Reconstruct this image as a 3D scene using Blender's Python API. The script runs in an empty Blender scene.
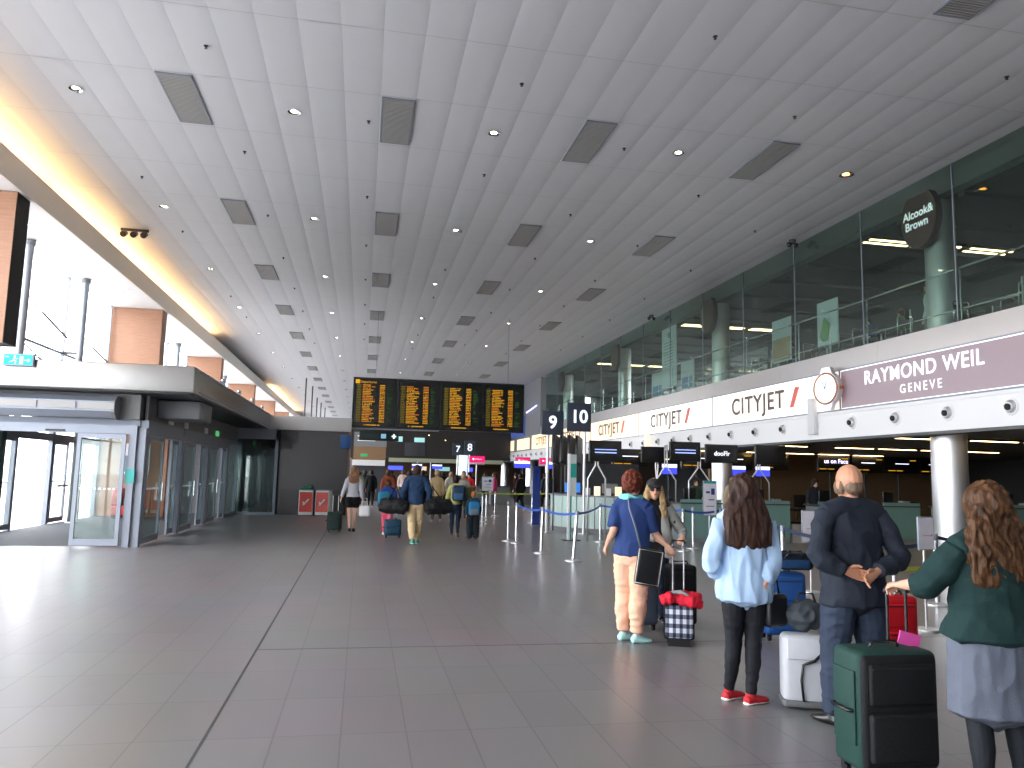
import bpy, bmesh, math, random
from mathutils import Vector, Matrix, noise

random.seed(7)
PI = math.pi
SC = bpy.context.scene
COL = SC.collection

# ------------------------------------------------------------------ camera, sky, exposure
cam_data = bpy.data.cameras.new('camera')
cam_data.sensor_width = 36.0
cam_data.lens = 770 / 1024 * 36.0
cam_data.clip_start = 0.05
cam_data.clip_end = 600
cam = bpy.data.objects.new('camera', cam_data)
COL.objects.link(cam)
_p, _y, _r = 0.1176, 0.1892, 0.023
_f = Vector((math.sin(_y) * math.cos(_p), math.cos(_y) * math.cos(_p), math.sin(_p)))
_rt = Vector((math.cos(_y), -math.sin(_y), 0))
_up = _rt.cross(_f)
_rt2 = _rt * math.cos(_r) + _up * math.sin(_r)
_up2 = -_rt * math.sin(_r) + _up * math.cos(_r)
_m = Matrix((_rt2, _up2, -_f)).transposed().to_4x4()
_m.translation = Vector((0, 0, 1.65))
cam.matrix_world = _m
SC.camera = cam

world = bpy.data.worlds.new('overcast_sky')
SC.world = world
world.use_nodes = True
_nt = world.node_tree
_bg = _nt.nodes['Background']
_bg.inputs['Color'].default_value = (0.955, 0.95, 1.0, 1)
_bg.inputs['Strength'].default_value = 6.0

SC.view_settings.view_transform = 'Standard'
SC.view_settings.look = 'None'
SC.view_settings.exposure = 0.95
SC.view_settings.gamma = 1.0
SC.view_settings.use_curve_mapping = False
SC.cycles.use_denoising = True
SC.cycles.max_bounces = 8
SC.cycles.diffuse_bounces = 5
SC.cycles.glossy_bounces = 4
SC.cycles.transparent_max_bounces = 24
SC.cycles.sample_clamp_indirect = 6.0
SC.cycles.caustics_reflective = False
SC.cycles.caustics_refractive = False


def portal(loc, rot, sx, sy):
    """daylight portal in a glazed opening: gives no light of its own, only guides the sky light in"""
    l = bpy.data.lights.new('window_portal', 'AREA')
    l.shape = 'RECTANGLE'
    l.size = sx
    l.size_y = sy
    l.cycles.is_portal = True
    o = bpy.data.objects.new('window_portal', l)
    o.location = loc
    o.rotation_euler = rot
    COL.objects.link(o)


portal((-8.95, 44, 3.6), (0, -PI / 2, 0), 7.2, 106)
portal((17.9, 39, 6.6), (0, PI / 2, 0), 2.4, 15)

# ------------------------------------------------------------------ helpers


class MB:
    """collects shapes into one mesh"""

    def __init__(s):
        s.bm = bmesh.new()

    def _t(s, geom, M=None, mi=0, smooth=False):
        vs = [g for g in geom if isinstance(g, bmesh.types.BMVert)]
        if M is not None:
            bmesh.ops.transform(s.bm, matrix=M, verts=vs)
        fs = set()
        for v in vs:
            for f in v.link_faces:
                fs.add(f)
        for f in fs:
            f.material_index = mi
            f.smooth = smooth
        return vs

    def box(s, x0, x1, y0, y1, z0, z1, mi=0, bev=0.0, M=None):
        r = bmesh.ops.create_cube(s.bm, size=1.0)
        vs = r['verts']
        bmesh.ops.transform(s.bm, matrix=Matrix.Translation(((x0 + x1) / 2, (y0 + y1) / 2, (z0 + z1) / 2)) @
                            Matrix.Diagonal((x1 - x0, y1 - y0, z1 - z0, 1)), verts=vs)
        if bev > 0:
            es = set(e for v in vs for e in v.link_edges)
            rr = bmesh.ops.bevel(s.bm, geom=list(es), offset=bev, segments=3, profile=0.5, affect='EDGES')
            vs = list(set(v for f in rr['faces'] for v in f.verts))
            allv = set(vs)
            st = list(vs)
            while st:
                v = st.pop()
                for e in v.link_edges:
                    o = e.other_vert(v)
                    if o not in allv:
                        allv.add(o)
                        st.append(o)
            vs = list(allv)
        s._t(vs, M, mi, bev > 0)
        return vs

    def cyl(s, a, b, r1, r2=None, seg=16, mi=0, cap=True, smooth=True):
        a, b = Vector(a), Vector(b)
        r2 = r1 if r2 is None else r2
        d = b - a
        L = d.length
        r = bmesh.ops.create_cone(s.bm, cap_ends=cap, segments=seg, radius1=r1, radius2=r2, depth=L)
        q = d.to_track_quat('Z', 'Y').to_matrix().to_4x4()
        M = Matrix.Translation((a + b) / 2) @ q
        s._t(r['verts'], M, mi, smooth)
        for f in {f for v in r['verts'] for f in v.link_faces}:
            if len(f.verts) > 4:
                f.smooth = False
                for e in f.edges:
                    e.smooth = False

    def tube(s, pts, r, seg=8, mi=0):
        pts = [Vector(p) for p in pts]
        rs = r if isinstance(r, (list, tuple)) else [r] * len(pts)
        limb(s.bm, pts, rs, seg=seg, mi=mi)

    def ell(s, c, r, seg=16, rings=10, mi=0, M=None):
        rr = bmesh.ops.create_uvsphere(s.bm, u_segments=seg, v_segments=rings, radius=1.0)
        T = Matrix.Translation(Vector(c)) @ (M or Matrix.Identity(4)) @ Matrix.Diagonal((r[0], r[1], r[2], 1))
        s._t(rr['verts'], T, mi, True)

    def quad(s, pts, mi=0):
        f = s.bm.faces.new([s.bm.verts.new(p) for p in pts])
        f.material_index = mi

    def prism(s, poly, axis, a, b, mi=0):
        """extrude a 2-D polygon along an axis: axis x -> poly in (y, z)"""
        def mk(p, t):
            return {'x': (t, p[0], p[1]), 'y': (p[0], t, p[1]), 'z': (p[0], p[1], t)}[axis]
        A = [s.bm.verts.new(mk(p, a)) for p in poly]
        B = [s.bm.verts.new(mk(p, b)) for p in poly]
        n = len(poly)
        fs = [s.bm.faces.new(A[::-1]), s.bm.faces.new(B)]
        for i in range(n):
            fs.append(s.bm.faces.new((A[i], A[(i + 1) % n], B[(i + 1) % n], B[i])))
        for f in fs:
            f.material_index = mi
        bmesh.ops.recalc_face_normals(s.bm, faces=fs)

    def build(s, name, mat, parent=None, kind=None, loc=None):
        me = bpy.data.meshes.new(name)
        s.bm.normal_update()
        s.bm.to_mesh(me)
        s.bm.free()
        o = bpy.data.objects.new(name, me)
        for m in (mat if isinstance(mat, (list, tuple)) else [mat]):
            me.materials.append(m)
        COL.objects.link(o)
        if parent is not None:
            o.parent = parent
        if kind:
            o['kind'] = kind
        if loc is not None:
            o.location = loc
        return o


def frame_of(t, hint):
    t = t.normalized()
    u = hint - t * hint.dot(t)
    if u.length < 1e-4:
        u = Vector((0, 1, 0)) - t * t.y
        if u.length < 1e-4:
            u = Vector((1, 0, 0)) - t * t.x
    u.normalize()
    return u, t.cross(u)


def limb(bm, pts, rads, seg=12, hint=Vector((1, 0, 0)), mi=0, round_ends=True):
    """closed tube through pts; rads floats or (ru, rv) with ru along hint"""
    pts = [Vector(p) for p in pts]
    n = len(pts)
    rings = []
    for i, p in enumerate(pts):
        t = (pts[min(i + 1, n - 1)] - pts[max(i - 1, 0)])
        if t.length < 1e-6:
            t = Vector((0, 0, 1))
        u, v = frame_of(t, hint)
        r = rads[i]
        ru, rv = r if isinstance(r, (tuple, list)) else (r, r)
        rings.append([bm.verts.new(p + u * (ru * math.cos(2 * PI * k / seg)) + v * (rv * math.sin(2 * PI * k / seg))) for k in range(seg)])
    fs = []
    for i in range(n - 1):
        for k in range(seg):
            fs.append(bm.faces.new((rings[i][k], rings[i][(k + 1) % seg], rings[i + 1][(k + 1) % seg], rings[i + 1][k])))
    for ring, p, q in ((rings[0], pts[0], pts[min(1, n - 1)]), (rings[-1], pts[-1], pts[-2])):
        c = bm.verts.new(p + ((p - q).normalized() * (0.4 * (ring[0].co - p).length) if round_ends else Vector((0, 0, 0))))
        for k in range(seg):
            a, b = ring[k], ring[(k + 1) % seg]
            fs.append(bm.faces.new((b, a, c) if ring is rings[0] else (a, b, c)))
    for f in fs:
        f.smooth = True
        f.material_index = mi
    return fs


def thing(name, label, cat, loc=(0, 0, 0), rz=0.0, group=None):
    o = bpy.data.objects.new(name, None)
    o.empty_display_size = 0.1
    COL.objects.link(o)
    o.location = loc
    o.rotation_euler = (0, 0, rz)
    o['label'] = label
    o['category'] = cat
    if group:
        o['group'] = group
    return o


def tag(o, label, cat, group=None, kind=None):
    o['label'] = label
    o['category'] = cat
    if group:
        o['group'] = group
    if kind:
        o['kind'] = kind
    return o


def struct(name, mb, mat, parent=None, label=None):
    o = mb.build(name, mat, parent)
    if parent is None:
        o['kind'] = 'structure'
    if label:
        o['label'] = label
    return o


def kids(o):
    return [c for c in bpy.data.objects if c.parent == o]


def clone(o, label=None, loc=None, rz=None, _parent=None):
    ch = kids(o)
    c = o.copy()
    COL.objects.link(c)
    if _parent is not None:
        c.parent = _parent
    if label:
        c['label'] = label
    if loc is not None:
        c.location = loc
    if rz is not None:
        c.rotation_euler = (0, 0, rz)
    for k in ch:
        clone(k, _parent=c)
    return c


ORD = ['nearest', 'second', 'third', 'fourth', 'fifth', 'sixth', 'seventh', 'eighth', 'ninth', 'tenth', 'eleventh', 'twelfth',
       'thirteenth', 'fourteenth', 'fifteenth', 'sixteenth', 'seventeenth', 'eighteenth', 'nineteenth', 'twentieth']


def text_mesh(txt, size, mat, parent, M, name='lettering', ext=0.004, sx=1.0, offset=0.0, align='CENTER', fat=0.0):
    """text lying in local XY, baseline centred at M's origin"""
    cu = bpy.data.curves.new('t', 'FONT')
    cu.body = txt
    cu.size = size
    cu.extrude = ext
    cu.align_x = align
    cu.align_y = 'CENTER'
    cu.offset = fat
    cu.space_character = 1.0 + offset
    o = bpy.data.objects.new('t', cu)
    COL.objects.link(o)
    bpy.context.view_layer.update()
    me = bpy.data.meshes.new_from_object(o.evaluated_get(bpy.context.evaluated_depsgraph_get()))
    bpy.data.objects.remove(o)
    me.transform(M @ Matrix.Diagonal((sx, 1, 1, 1)))
    me.materials.clear()
    me.materials.append(mat)
    q = bpy.data.objects.new(name, me)
    COL.objects.link(q)
    if parent is not None:
        q.parent = parent
    return q


def faceM(loc, facing):
    """matrix for text on a vertical face; facing '-y' is read by the camera looking +y, '-x' by one looking +x"""
    if facing == '-y':
        R = Matrix(((1, 0, 0), (0, 0, -1), (0, 1, 0)))
    elif facing == '-x':
        R = Matrix(((0, 0, -1), (-1, 0, 0), (0, 1, 0)))
    else:
        R = Matrix(((0, 0, 1), (1, 0, 0), (0, 1, 0)))
    M = R.to_4x4()
    M.translation = Vector(loc)
    return M


# ------------------------------------------------------------------ materials
def lin(c):
    return tuple(((x / 255) / 12.92 if x / 255 < 0.04045 else ((x / 255 + 0.055) / 1.055) ** 2.4) for x in c)


def pmat(name, rgb, rough=0.6, metal=0.0, var=0.08, scale=30.0, bump=0.0, bscale=200.0, coat=0.0, spec=0.5, emit=None, es=0.0, stretch=(1, 1, 1), srgb=True):
    m = bpy.data.materials.new(name)
    m.use_nodes = True
    nt = m.node_tree
    b = nt.nodes['Principled BSDF']
    c = lin(rgb) if srgb else rgb
    b.inputs['Roughness'].default_value = rough
    b.inputs['Metallic'].default_value = metal
    b.inputs['Coat Weight'].default_value = coat
    b.inputs['Specular IOR Level'].default_value = spec
    tc = nt.nodes.new('ShaderNodeTexCoord')
    mp = nt.nodes.new('ShaderNodeMapping')
    mp.inputs['Scale'].default_value = stretch
    nt.links.new(tc.outputs['Object'], mp.inputs['Vector'])
    nz = nt.nodes.new('ShaderNodeTexNoise')
    nz.inputs['Scale'].default_value = scale
    nz.inputs['Detail'].default_value = 4
    nt.links.new(mp.outputs['Vector'], nz.inputs['Vector'])
    mx = nt.nodes.new('ShaderNodeMix')
    mx.data_type = 'RGBA'
    mx.inputs['A'].default_value = (*[min(1, x * (1 - var)) for x in c], 1)
    mx.inputs['B'].default_value = (*[min(1, x * (1 + var)) for x in c], 1)
    nt.links.new(nz.outputs['Fac'], mx.inputs['Factor'])
    nt.links.new(mx.outputs['Result'], b.inputs['Base Color'])
    if bump > 0:
        n2 = nt.nodes.new('ShaderNodeTexNoise')
        n2.inputs['Scale'].default_value = bscale
        nt.links.new(mp.outputs['Vector'], n2.inputs['Vector'])
        bp = nt.nodes.new('ShaderNodeBump')
        bp.inputs['Strength'].default_value = bump
        bp.inputs['Distance'].default_value = 0.01
        nt.links.new(n2.outputs['Fac'], bp.inputs['Height'])
        nt.links.new(bp.outputs['Normal'], b.inputs['Normal'])
    if emit:
        b.inputs['Emission Color'].default_value = (*lin(emit), 1)
        b.inputs['Emission Strength'].default_value = es
    return m


def glass_mat(name, tint, refl=0.08, rough=0.02):
    m = bpy.data.materials.new(name)
    m.use_nodes = True
    nt = m.node_tree
    nt.nodes.remove(nt.nodes['Principled BSDF'])
    out = nt.nodes['Material Output']
    tr = nt.nodes.new('ShaderNodeBsdfTransparent')
    tr.inputs['Color'].default_value = (*tint, 1)
    gl = nt.nodes.new('ShaderNodeBsdfGlossy')
    gl.inputs['Roughness'].default_value = rough
    gl.inputs['Color'].default_value = (0.9, 0.97, 0.95, 1)
    fr = nt.nodes.new('ShaderNodeLayerWeight')
    fr.inputs['Blend'].default_value = 0.5
    pw = nt.nodes.new('ShaderNodeMath')
    pw.operation = 'POWER'
    pw.inputs[1].default_value = 3.5
    nt.links.new(fr.outputs['Facing'], pw.inputs[0])
    ad = nt.nodes.new('ShaderNodeMath')
    ad.operation = 'MULTIPLY_ADD'
    ad.inputs[1].default_value = 0.45
    ad.inputs[2].default_value = refl * 0.4
    nt.links.new(pw.outputs[0], ad.inputs[0])
    mx = nt.nodes.new('ShaderNodeMixShader')
    nt.links.new(ad.outputs[0], mx.inputs['Fac'])
    nt.links.new(tr.outputs[0], mx.inputs[1])
    nt.links.new(gl.outputs[0], mx.inputs[2])
    nt.links.new(mx.outputs[0], out.inputs['Surface'])
    return m


def emat(name, rgb, s):
    m = bpy.data.materials.new(name)
    m.use_nodes = True
    nt = m.node_tree
    nt.nodes.remove(nt.nodes['Principled BSDF'])
    e = nt.nodes.new('ShaderNodeEmission')
    e.inputs['Color'].default_value = (*lin(rgb), 1)
    e.inputs['Strength'].default_value = s
    nt.links.new(e.outputs[0], nt.nodes['Material Output'].inputs['Surface'])
    return m


def grid_mat(name, rgb, joint, bw, bh, ox, oy, mortar=0.006, rough=0.3, var=0.06, bump=0.0, coat=0.0, offset=0.0, spec=0.5):
    """tile or panel grid in object XY"""
    m = pmat(name, rgb, rough, var=var, coat=coat, spec=spec)
    nt = m.node_tree
    b = nt.nodes['Principled BSDF']
    tc = nt.nodes.new('ShaderNodeTexCoord')
    mp = nt.nodes.new('ShaderNodeMapping')
    mp.inputs['Location'].default_value = (ox, oy, 0)
    nt.links.new(tc.outputs['Object'], mp.inputs['Vector'])
    br = nt.nodes.new('ShaderNodeTexBrick')
    br.offset = offset
    br.squash = 1
    br.inputs['Scale'].default_value = 1
    br.inputs['Brick Width'].default_value = bw
    br.inputs['Row Height'].default_value = bh
    br.inputs['Mortar Size'].default_value = mortar
    br.inputs['Mortar Smooth'].default_value = 0.1
    c = lin(rgb)
    br.inputs['Color1'].default_value = (*[x * (1 - var) for x in c], 1)
    br.inputs['Color2'].default_value = (*[min(1, x * (1 + var)) for x in c], 1)
    br.inputs['Mortar'].default_value = (*lin(joint), 1)
    nt.links.new(mp.outputs['Vector'], br.inputs['Vector'])
    nz = nt.nodes.new('ShaderNodeTexNoise')
    nz.inputs['Scale'].default_value = 0.7
    nz.inputs['Detail'].default_value = 5
    nt.links.new(tc.outputs['Object'], nz.inputs['Vector'])
    mx = nt.nodes.new('ShaderNodeMix')
    mx.data_type = 'RGBA'
    mx.blend_type = 'MULTIPLY'
    mx.inputs['Factor'].default_value = 0.25
    nt.links.new(br.outputs['Color'], mx.inputs['A'])
    nt.links.new(nz.outputs['Color'], mx.inputs['B'])
    nt.links.new(mx.outputs['Result'], b.inputs['Base Color'])
    if bump:
        bp = nt.nodes.new('ShaderNodeBump')
        bp.inputs['Strength'].default_value = bump
        bp.inputs['Distance'].default_value = 0.004
        bp.invert = True
        nt.links.new(br.outputs['Fac'], bp.inputs['Height'])
        nt.links.new(bp.outputs['Normal'], b.inputs['Normal'])
    return m


def wood_mat(name, c1, c2, rough=0.45):
    m = pmat(name, c1, rough)
    nt = m.node_tree
    b = nt.nodes['Principled BSDF']
    tc = nt.nodes.new('ShaderNodeTexCoord')
    mp = nt.nodes.new('ShaderNodeMapping')
    mp.inputs['Scale'].default_value = (1.0, 1.0, 14.0)
    nt.links.new(tc.outputs['Object'], mp.inputs['Vector'])
    nz = nt.nodes.new('ShaderNodeTexNoise')
    nz.inputs['Scale'].default_value = 2.5
    nz.inputs['Detail'].default_value = 6
    nz.inputs['Distortion'].default_value = 0.6
    nt.links.new(mp.outputs['Vector'], nz.inputs['Vector'])
    mx = nt.nodes.new('ShaderNodeMix')
    mx.data_type = 'RGBA'
    mx.inputs['A'].default_value = (*lin(c1), 1)
    mx.inputs['B'].default_value = (*lin(c2), 1)
    nt.links.new(nz.outputs['Fac'], mx.inputs['Factor'])
    nt.links.new(mx.outputs['Result'], b.inputs['Base Color'])
    return m


M_floor = grid_mat('floor_tile', (130, 126, 127), (106, 103, 104), 0.41, 0.82, 0.875, -7.65 + 8.2, mortar=0.005, rough=0.31, var=0.05, bump=0.12, spec=0.5)
M_ceil = pmat('ceiling_panel', (206, 206, 210), 0.55, var=0.02, scale=2)
M_groove = pmat('ceiling_joint', (184, 182, 182), 0.8, var=0.03)
M_white = pmat('white_paint', (236, 236, 238), 0.5, var=0.02)
M_softwhite = pmat('offwhite_plaster', (222, 222, 224), 0.7, var=0.03)
M_beam = pmat('beam_aluminium', (236, 230, 224), 0.5, metal=0.0, var=0.03)
M_steel = pmat('brushed_steel', (214, 214, 216), 0.36, metal=0.75, var=0.04, scale=8, stretch=(1, 1, 12))
M_column = pmat('column_steel', (216, 216, 218), 0.34, metal=0.9, var=0.02, scale=4)
M_column.node_tree.nodes['Principled BSDF'].inputs['Anisotropic'].default_value = 0.75
M_chrome = pmat('polished_chrome', (225, 226, 230), 0.14, metal=1.0, var=0.02)
M_alu = pmat('anodised_aluminium', (142, 148, 160), 0.5, metal=0.4, var=0.03)
M_fascia = pmat('canopy_metal', (168, 166, 164), 0.3, metal=0.85, var=0.04, scale=3)
M_slab = pmat('slab_edge_metal', (186, 184, 184), 0.32, metal=0.8, var=0.03, scale=2)
M_dkgrey = pmat('dark_grey_paint', (62, 64, 68), 0.5)
M_midgrey = pmat('mid_grey_paint', (128, 130, 134), 0.5)
M_black = pmat('black_plastic', (20, 21, 24), 0.35)
M_matblack = pmat('matt_black', (16, 16, 18), 0.7)
M_dkpanel = pmat('dark_polished_panel', (34, 33, 34), 0.16, var=0.1, scale=1.2, coat=0.3)
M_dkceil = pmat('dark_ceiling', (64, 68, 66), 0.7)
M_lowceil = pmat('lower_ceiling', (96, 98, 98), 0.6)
M_mat = pmat('entrance_mat', (84, 86, 92), 0.8, bump=0.3)
M_wood = wood_mat('wood_cladding', (146, 100, 76), (184, 138, 108))
M_wood2 = wood_mat('pale_wood_cladding', (120, 92, 66), (160, 128, 96))
M_glass = glass_mat('clear_glass', (0.93, 0.945, 0.94), 0.10)
M_mezzglass = glass_mat('green_tinted_glass', (0.76, 0.85, 0.81), 0.14)
M_doorglass = glass_mat('door_glass', (0.74, 0.81, 0.80), 0.16)
M_concrete = pmat('outdoor_concrete', (200, 200, 198), 0.8)
M_cove = emat('cove_tube', (255, 206, 144), 34.0)
M_lamp = emat('warm_strip_lamp', (255, 214, 150), 7.0)
M_spot = emat('downlight_lamp', (255, 240, 214), 14.0)
M_amber = emat('amber_downlight_lamp', (255, 170, 80), 6.0)
M_grille = pmat('vent_grille', (160, 158, 156), 0.5)
M_gdark = pmat('vent_recess', (120, 118, 116), 0.8)
M_teal = pmat('teal_plastic', (50, 165, 160), 0.4)
M_navy = pmat('navy_sign', (58, 66, 82), 0.4)
M_lettersign = pmat('white_letters', (240, 242, 246), 0.4, emit=(235, 240, 250), es=0.5)

# ------------------------------------------------------------------ room shell
ZC = 8.16
XW = 11.5
Y0, Y1 = -8.0, 105.0

mb = MB()
mb.box(-8.9, 27, Y0, Y1, -0.2, 0.0)
struct('floor', mb, M_floor, label='polished grey tiled concourse floor')
mb = MB()
mb.box(-0.885, -0.867, Y0, Y1, 0.0, 0.0015)
mb.box(-0.86, 11, 7.622, 7.630, 0.0, 0.0012)
struct('trim_1', mb, M_dkgrey, label='dark expansion joint in the floor tiles')
mb = MB()
mb.box(-260, -8.9, -120, 220, -0.25, -0.05)
struct('ground', mb, M_concrete, label='pale forecourt outside the glazed side')
mb = MB()
mb.box(-8.5, -4.75, 17.45, 29.9, 0.0, 0.006)
struct('floor_lobby', mb, M_mat, label='dark entrance mat inside the glass lobby')

# main ceiling: shallow metal trays, each 0.62 m wide and 2.03 m long
mb = MB()
bm = mb.bm
pw, pl = 0.62, 2.033
nx = 32
x_start = -3.68 - 7 * pw
xs = [x_start + i * pw for i in range(nx + 1)]
ny = int((Y1 - Y0) / pl) + 1
yoff = 12.95 - 11 * pl
prof = [(0.0, 0.0006), (0.006, 0.0), (0.20, -0.0025), (0.42, -0.0045), (0.60, -0.002), (0.615, 0.0), (0.62, 0.0006)]
for j in range(ny + 1):
    ya = yoff + j * pl + 0.007
    yb = ya + pl - 0.014
    for i in range(nx):
        row0 = [bm.verts.new((xs[i] + px, ya, ZC + pz)) for px, pz in prof]
        row1 = [bm.verts.new((xs[i] + px, yb, ZC + pz)) for px, pz in prof]
        for k in range(len(prof) - 1):
            f = bm.faces.new((row0[k], row1[k], row1[k + 1], row0[k + 1]))
            f.smooth = True
    # joint strips between rows
    mb.quad([(xs[0], yb, ZC + 0.012), (xs[0], yb + 0.014, ZC + 0.012), (xs[-1], yb + 0.014, ZC + 0.012), (xs[-1], yb, ZC + 0.012)], 1)
mb.box(xs[0], xs[-1], yoff, yoff + (ny + 1) * pl, ZC + 0.02, ZC + 0.12, 1)
struct('ceiling', mb, [M_ceil, M_groove], label='suspended ceiling of pale metal trays')
mb = MB()
mb.box(XW, 12.56, Y0, Y1, ZC + 0.01, ZC + 0.15)
struct('ceiling_soffit', mb, M_ceil, label='plain soffit strip above the upper glass')
mb = MB()
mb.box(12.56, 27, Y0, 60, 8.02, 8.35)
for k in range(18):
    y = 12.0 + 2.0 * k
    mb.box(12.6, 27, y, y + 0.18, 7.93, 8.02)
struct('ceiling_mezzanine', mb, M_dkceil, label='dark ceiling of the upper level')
mb = MB()
mb.box(-8.9, -8.0, Y0, Y1, 7.2, 7.3)
struct('ceiling_window_side', mb, M_white, label='white ceiling strip along the glazing')
mb = MB()
mb.box(-8.0, -7.1, Y0, Y1, 7.2, 7.28)
mb.box(-7.95, -7.9, Y0, Y1, 7.28, 8.2)
struct('trim_2', mb, M_white, label='white cove shelf behind the long beam')
mb = MB()
mb.box(-7.14, -7.06, Y0, Y1, 7.17, 7.76)
struct('trim_3', mb, M_beam, label='long grey beam edge running along the ceiling')

# cove tubes (lamps of the cove)
cove = None
for k, (a, b) in enumerate(((2, 8.8), (9.0, 18.8), (19, 28.8), (29, 38.8), (62, 74), (74.2, 88))):
    mb = MB()
    mb.cyl((-7.38, a, 7.68), (-7.38, b, 7.68), 0.025, seg=8)
    t = thing('cove_light', 'warm cove light tube behind the long ceiling beam, %s one along' % ORD[k], 'cove light', group='cove lights')
    mb.build('tube', M_cove, t)
    mb = MB()
    mb.box(-7.43, -7.33, a, b, 7.28, 7.64)
    mb.build('batten', M_white, t)

# walls behind, far end, right
mb = MB()
mb.box(-8.9, 27, Y0 - 0.2, Y0, 0, 8.3)
struct('wall_back', mb, M_softwhite)
mb = MB()
mb.box(-8.9, 27, Y1, Y1 + 0.2, 0, 8.3)
struct('wall_far', mb, M_softwhite)
mb = MB()
mb.box(26, 26.2, Y0, 60, 0, 4.75)
mb.box(18, 18.2, Y0, 32, 4.75, 8.2)
mb.box(18, 18.2, 46, 60, 4.75, 8.2)
mb.box(18, 18.2, 32, 46, 4.75, 5.5)
mb.box(18, 18.2, 32, 46, 7.75, 8.2)
M_mezzwall = pmat('mezzanine_wall', (58, 60, 60), 0.7)
struct('wall_right', mb, M_mezzwall, label='dark rear wall behind the upper level')
mb = MB()
for y in (32, 36.7, 41.4, 46):
    mb.box(18.0, 18.1, y - 0.05, y + 0.05, 5.5, 7.75)
w1 = struct('window_2', mb, M_alu, label='daylit window at the back of the upper level')
mb = MB()
mb.box(18.04, 18.05, 32, 46, 5.5, 7.75)
struct('pane', mb, M_glass, w1)

# fascia of the mezzanine
M_band = pmat('white_band_panel', (240, 240, 242), 0.4, var=0.01)
mb = MB()
mb.box(XW, XW + 0.25, Y0, 100, 2.74, 3.33)
mb.box(XW - 0.03, XW + 0.2, Y0, 100, 3.33, 3.40)
struct('wall_nozzle_band', mb, M_band, label='white air nozzle band along the mezzanine edge')
mb = MB()
mb.box(XW - 0.04, XW + 0.29, Y0, 49.5, 4.41, 4.87)
for k in range(12):
    mb.box(XW - 0.045, XW - 0.035, 2.9 + 4.2 * k, 2.91 + 4.2 * k, 4.41, 4.87)
struct('wall_slab_edge', mb, M_slab, label='brushed metal slab edge of the upper level')
mb = MB()
mb.box(XW - 0.05, XW + 0.02, Y0, 100, 4.385, 4.41)
mb.box(XW - 0.02, XW + 0.02, Y0, 100, 3.40, 3.44)
struct('trim_4', mb, M_alu, label='thin metal trims above and below the lightboxes')
mb = MB()
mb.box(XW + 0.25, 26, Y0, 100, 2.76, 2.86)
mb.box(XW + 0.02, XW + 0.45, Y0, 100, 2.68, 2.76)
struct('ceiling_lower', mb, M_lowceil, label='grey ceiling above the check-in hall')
mb = MB()
mb.box(XW + 0.3, 26, Y0, 60, 4.6, 4.75)
struct('floor_mezzanine', mb, M_midgrey)
# stair tower wall and blue hoarding beyond
mb = MB()
mb.box(XW - 0.06, XW + 3, 49.5, 54.2, 4.41, 8.16)
struct('wall_tower', mb, M_midgrey, label='grey wall at the end of the upper glass')
mb = MB()
mb.box(XW + 0.1, XW + 0.3, 54.2, 100, 4.41, 8.16)
struct('wall_right_far', mb, M_midgrey)

# outer glazing on the left: slim frames with glass
t = MB()
for k in range(-2, 27):
    y = 0.6 + 4 * k
    t.box(-8.86, -8.78, y - 0.03, y + 0.03, 0, 7.2)
for z in (2.5, 4.9):
    t.box(-8.86, -8.79, Y0, Y1, z - 0.03, z + 0.03)
win = struct('window_1', t, M_alu, label='tall glazing along the left side')
mb = MB()
mb.box(-8.83, -8.822, Y0, Y1, 0.05, 7.2)
struct('pane', mb, M_glass, win)

# ------------------------------------------------------------------ ceiling fittings
VX = [-3.37, 0.35, 4.07, 7.79]
VN = ['leftmost', 'second from left', 'third from left', 'rightmost']
proto = None
for j in range(-1, 14):
    y = 13.92 + 6.1 * j
    for i, x in enumerate(VX):
        if j == -1 and i < 3:
            continue
        lab = 'grey ceiling vent, %s line, %s row from the camera' % (VN[i], ORD[j + 1])
        if proto is None:
            t = thing('ceiling_vent', lab, 'ceiling vent', (x, y, ZC), 0, 'ceiling vents')
            mb = MB()
            for a, b, c, d in ((-0.29, -0.26, -0.93, 0.93), (0.26, 0.29, -0.93, 0.93), (-0.26, 0.26, -0.93, -0.9), (-0.26, 0.26, 0.9, 0.93)):
                mb.box(a, b, c, d, -0.028, 0.006)
            mb.build('frame', M_alu, t)
            mb = MB()
            mb.box(-0.26, 0.26, -0.9, 0.9, -0.006, 0.0)
            mb.build('backing', M_gdark, t)
            mb = MB()
            for k in range(36):
                yy = -0.885 + k * 0.05
                mb.box(-0.26, 0.26, yy, yy + 0.03, -0.026, -0.018)
            mb.build('louvre', M_grille, t)
            proto = t
        else:
            clone(proto, lab, (x, y, ZC))

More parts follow.
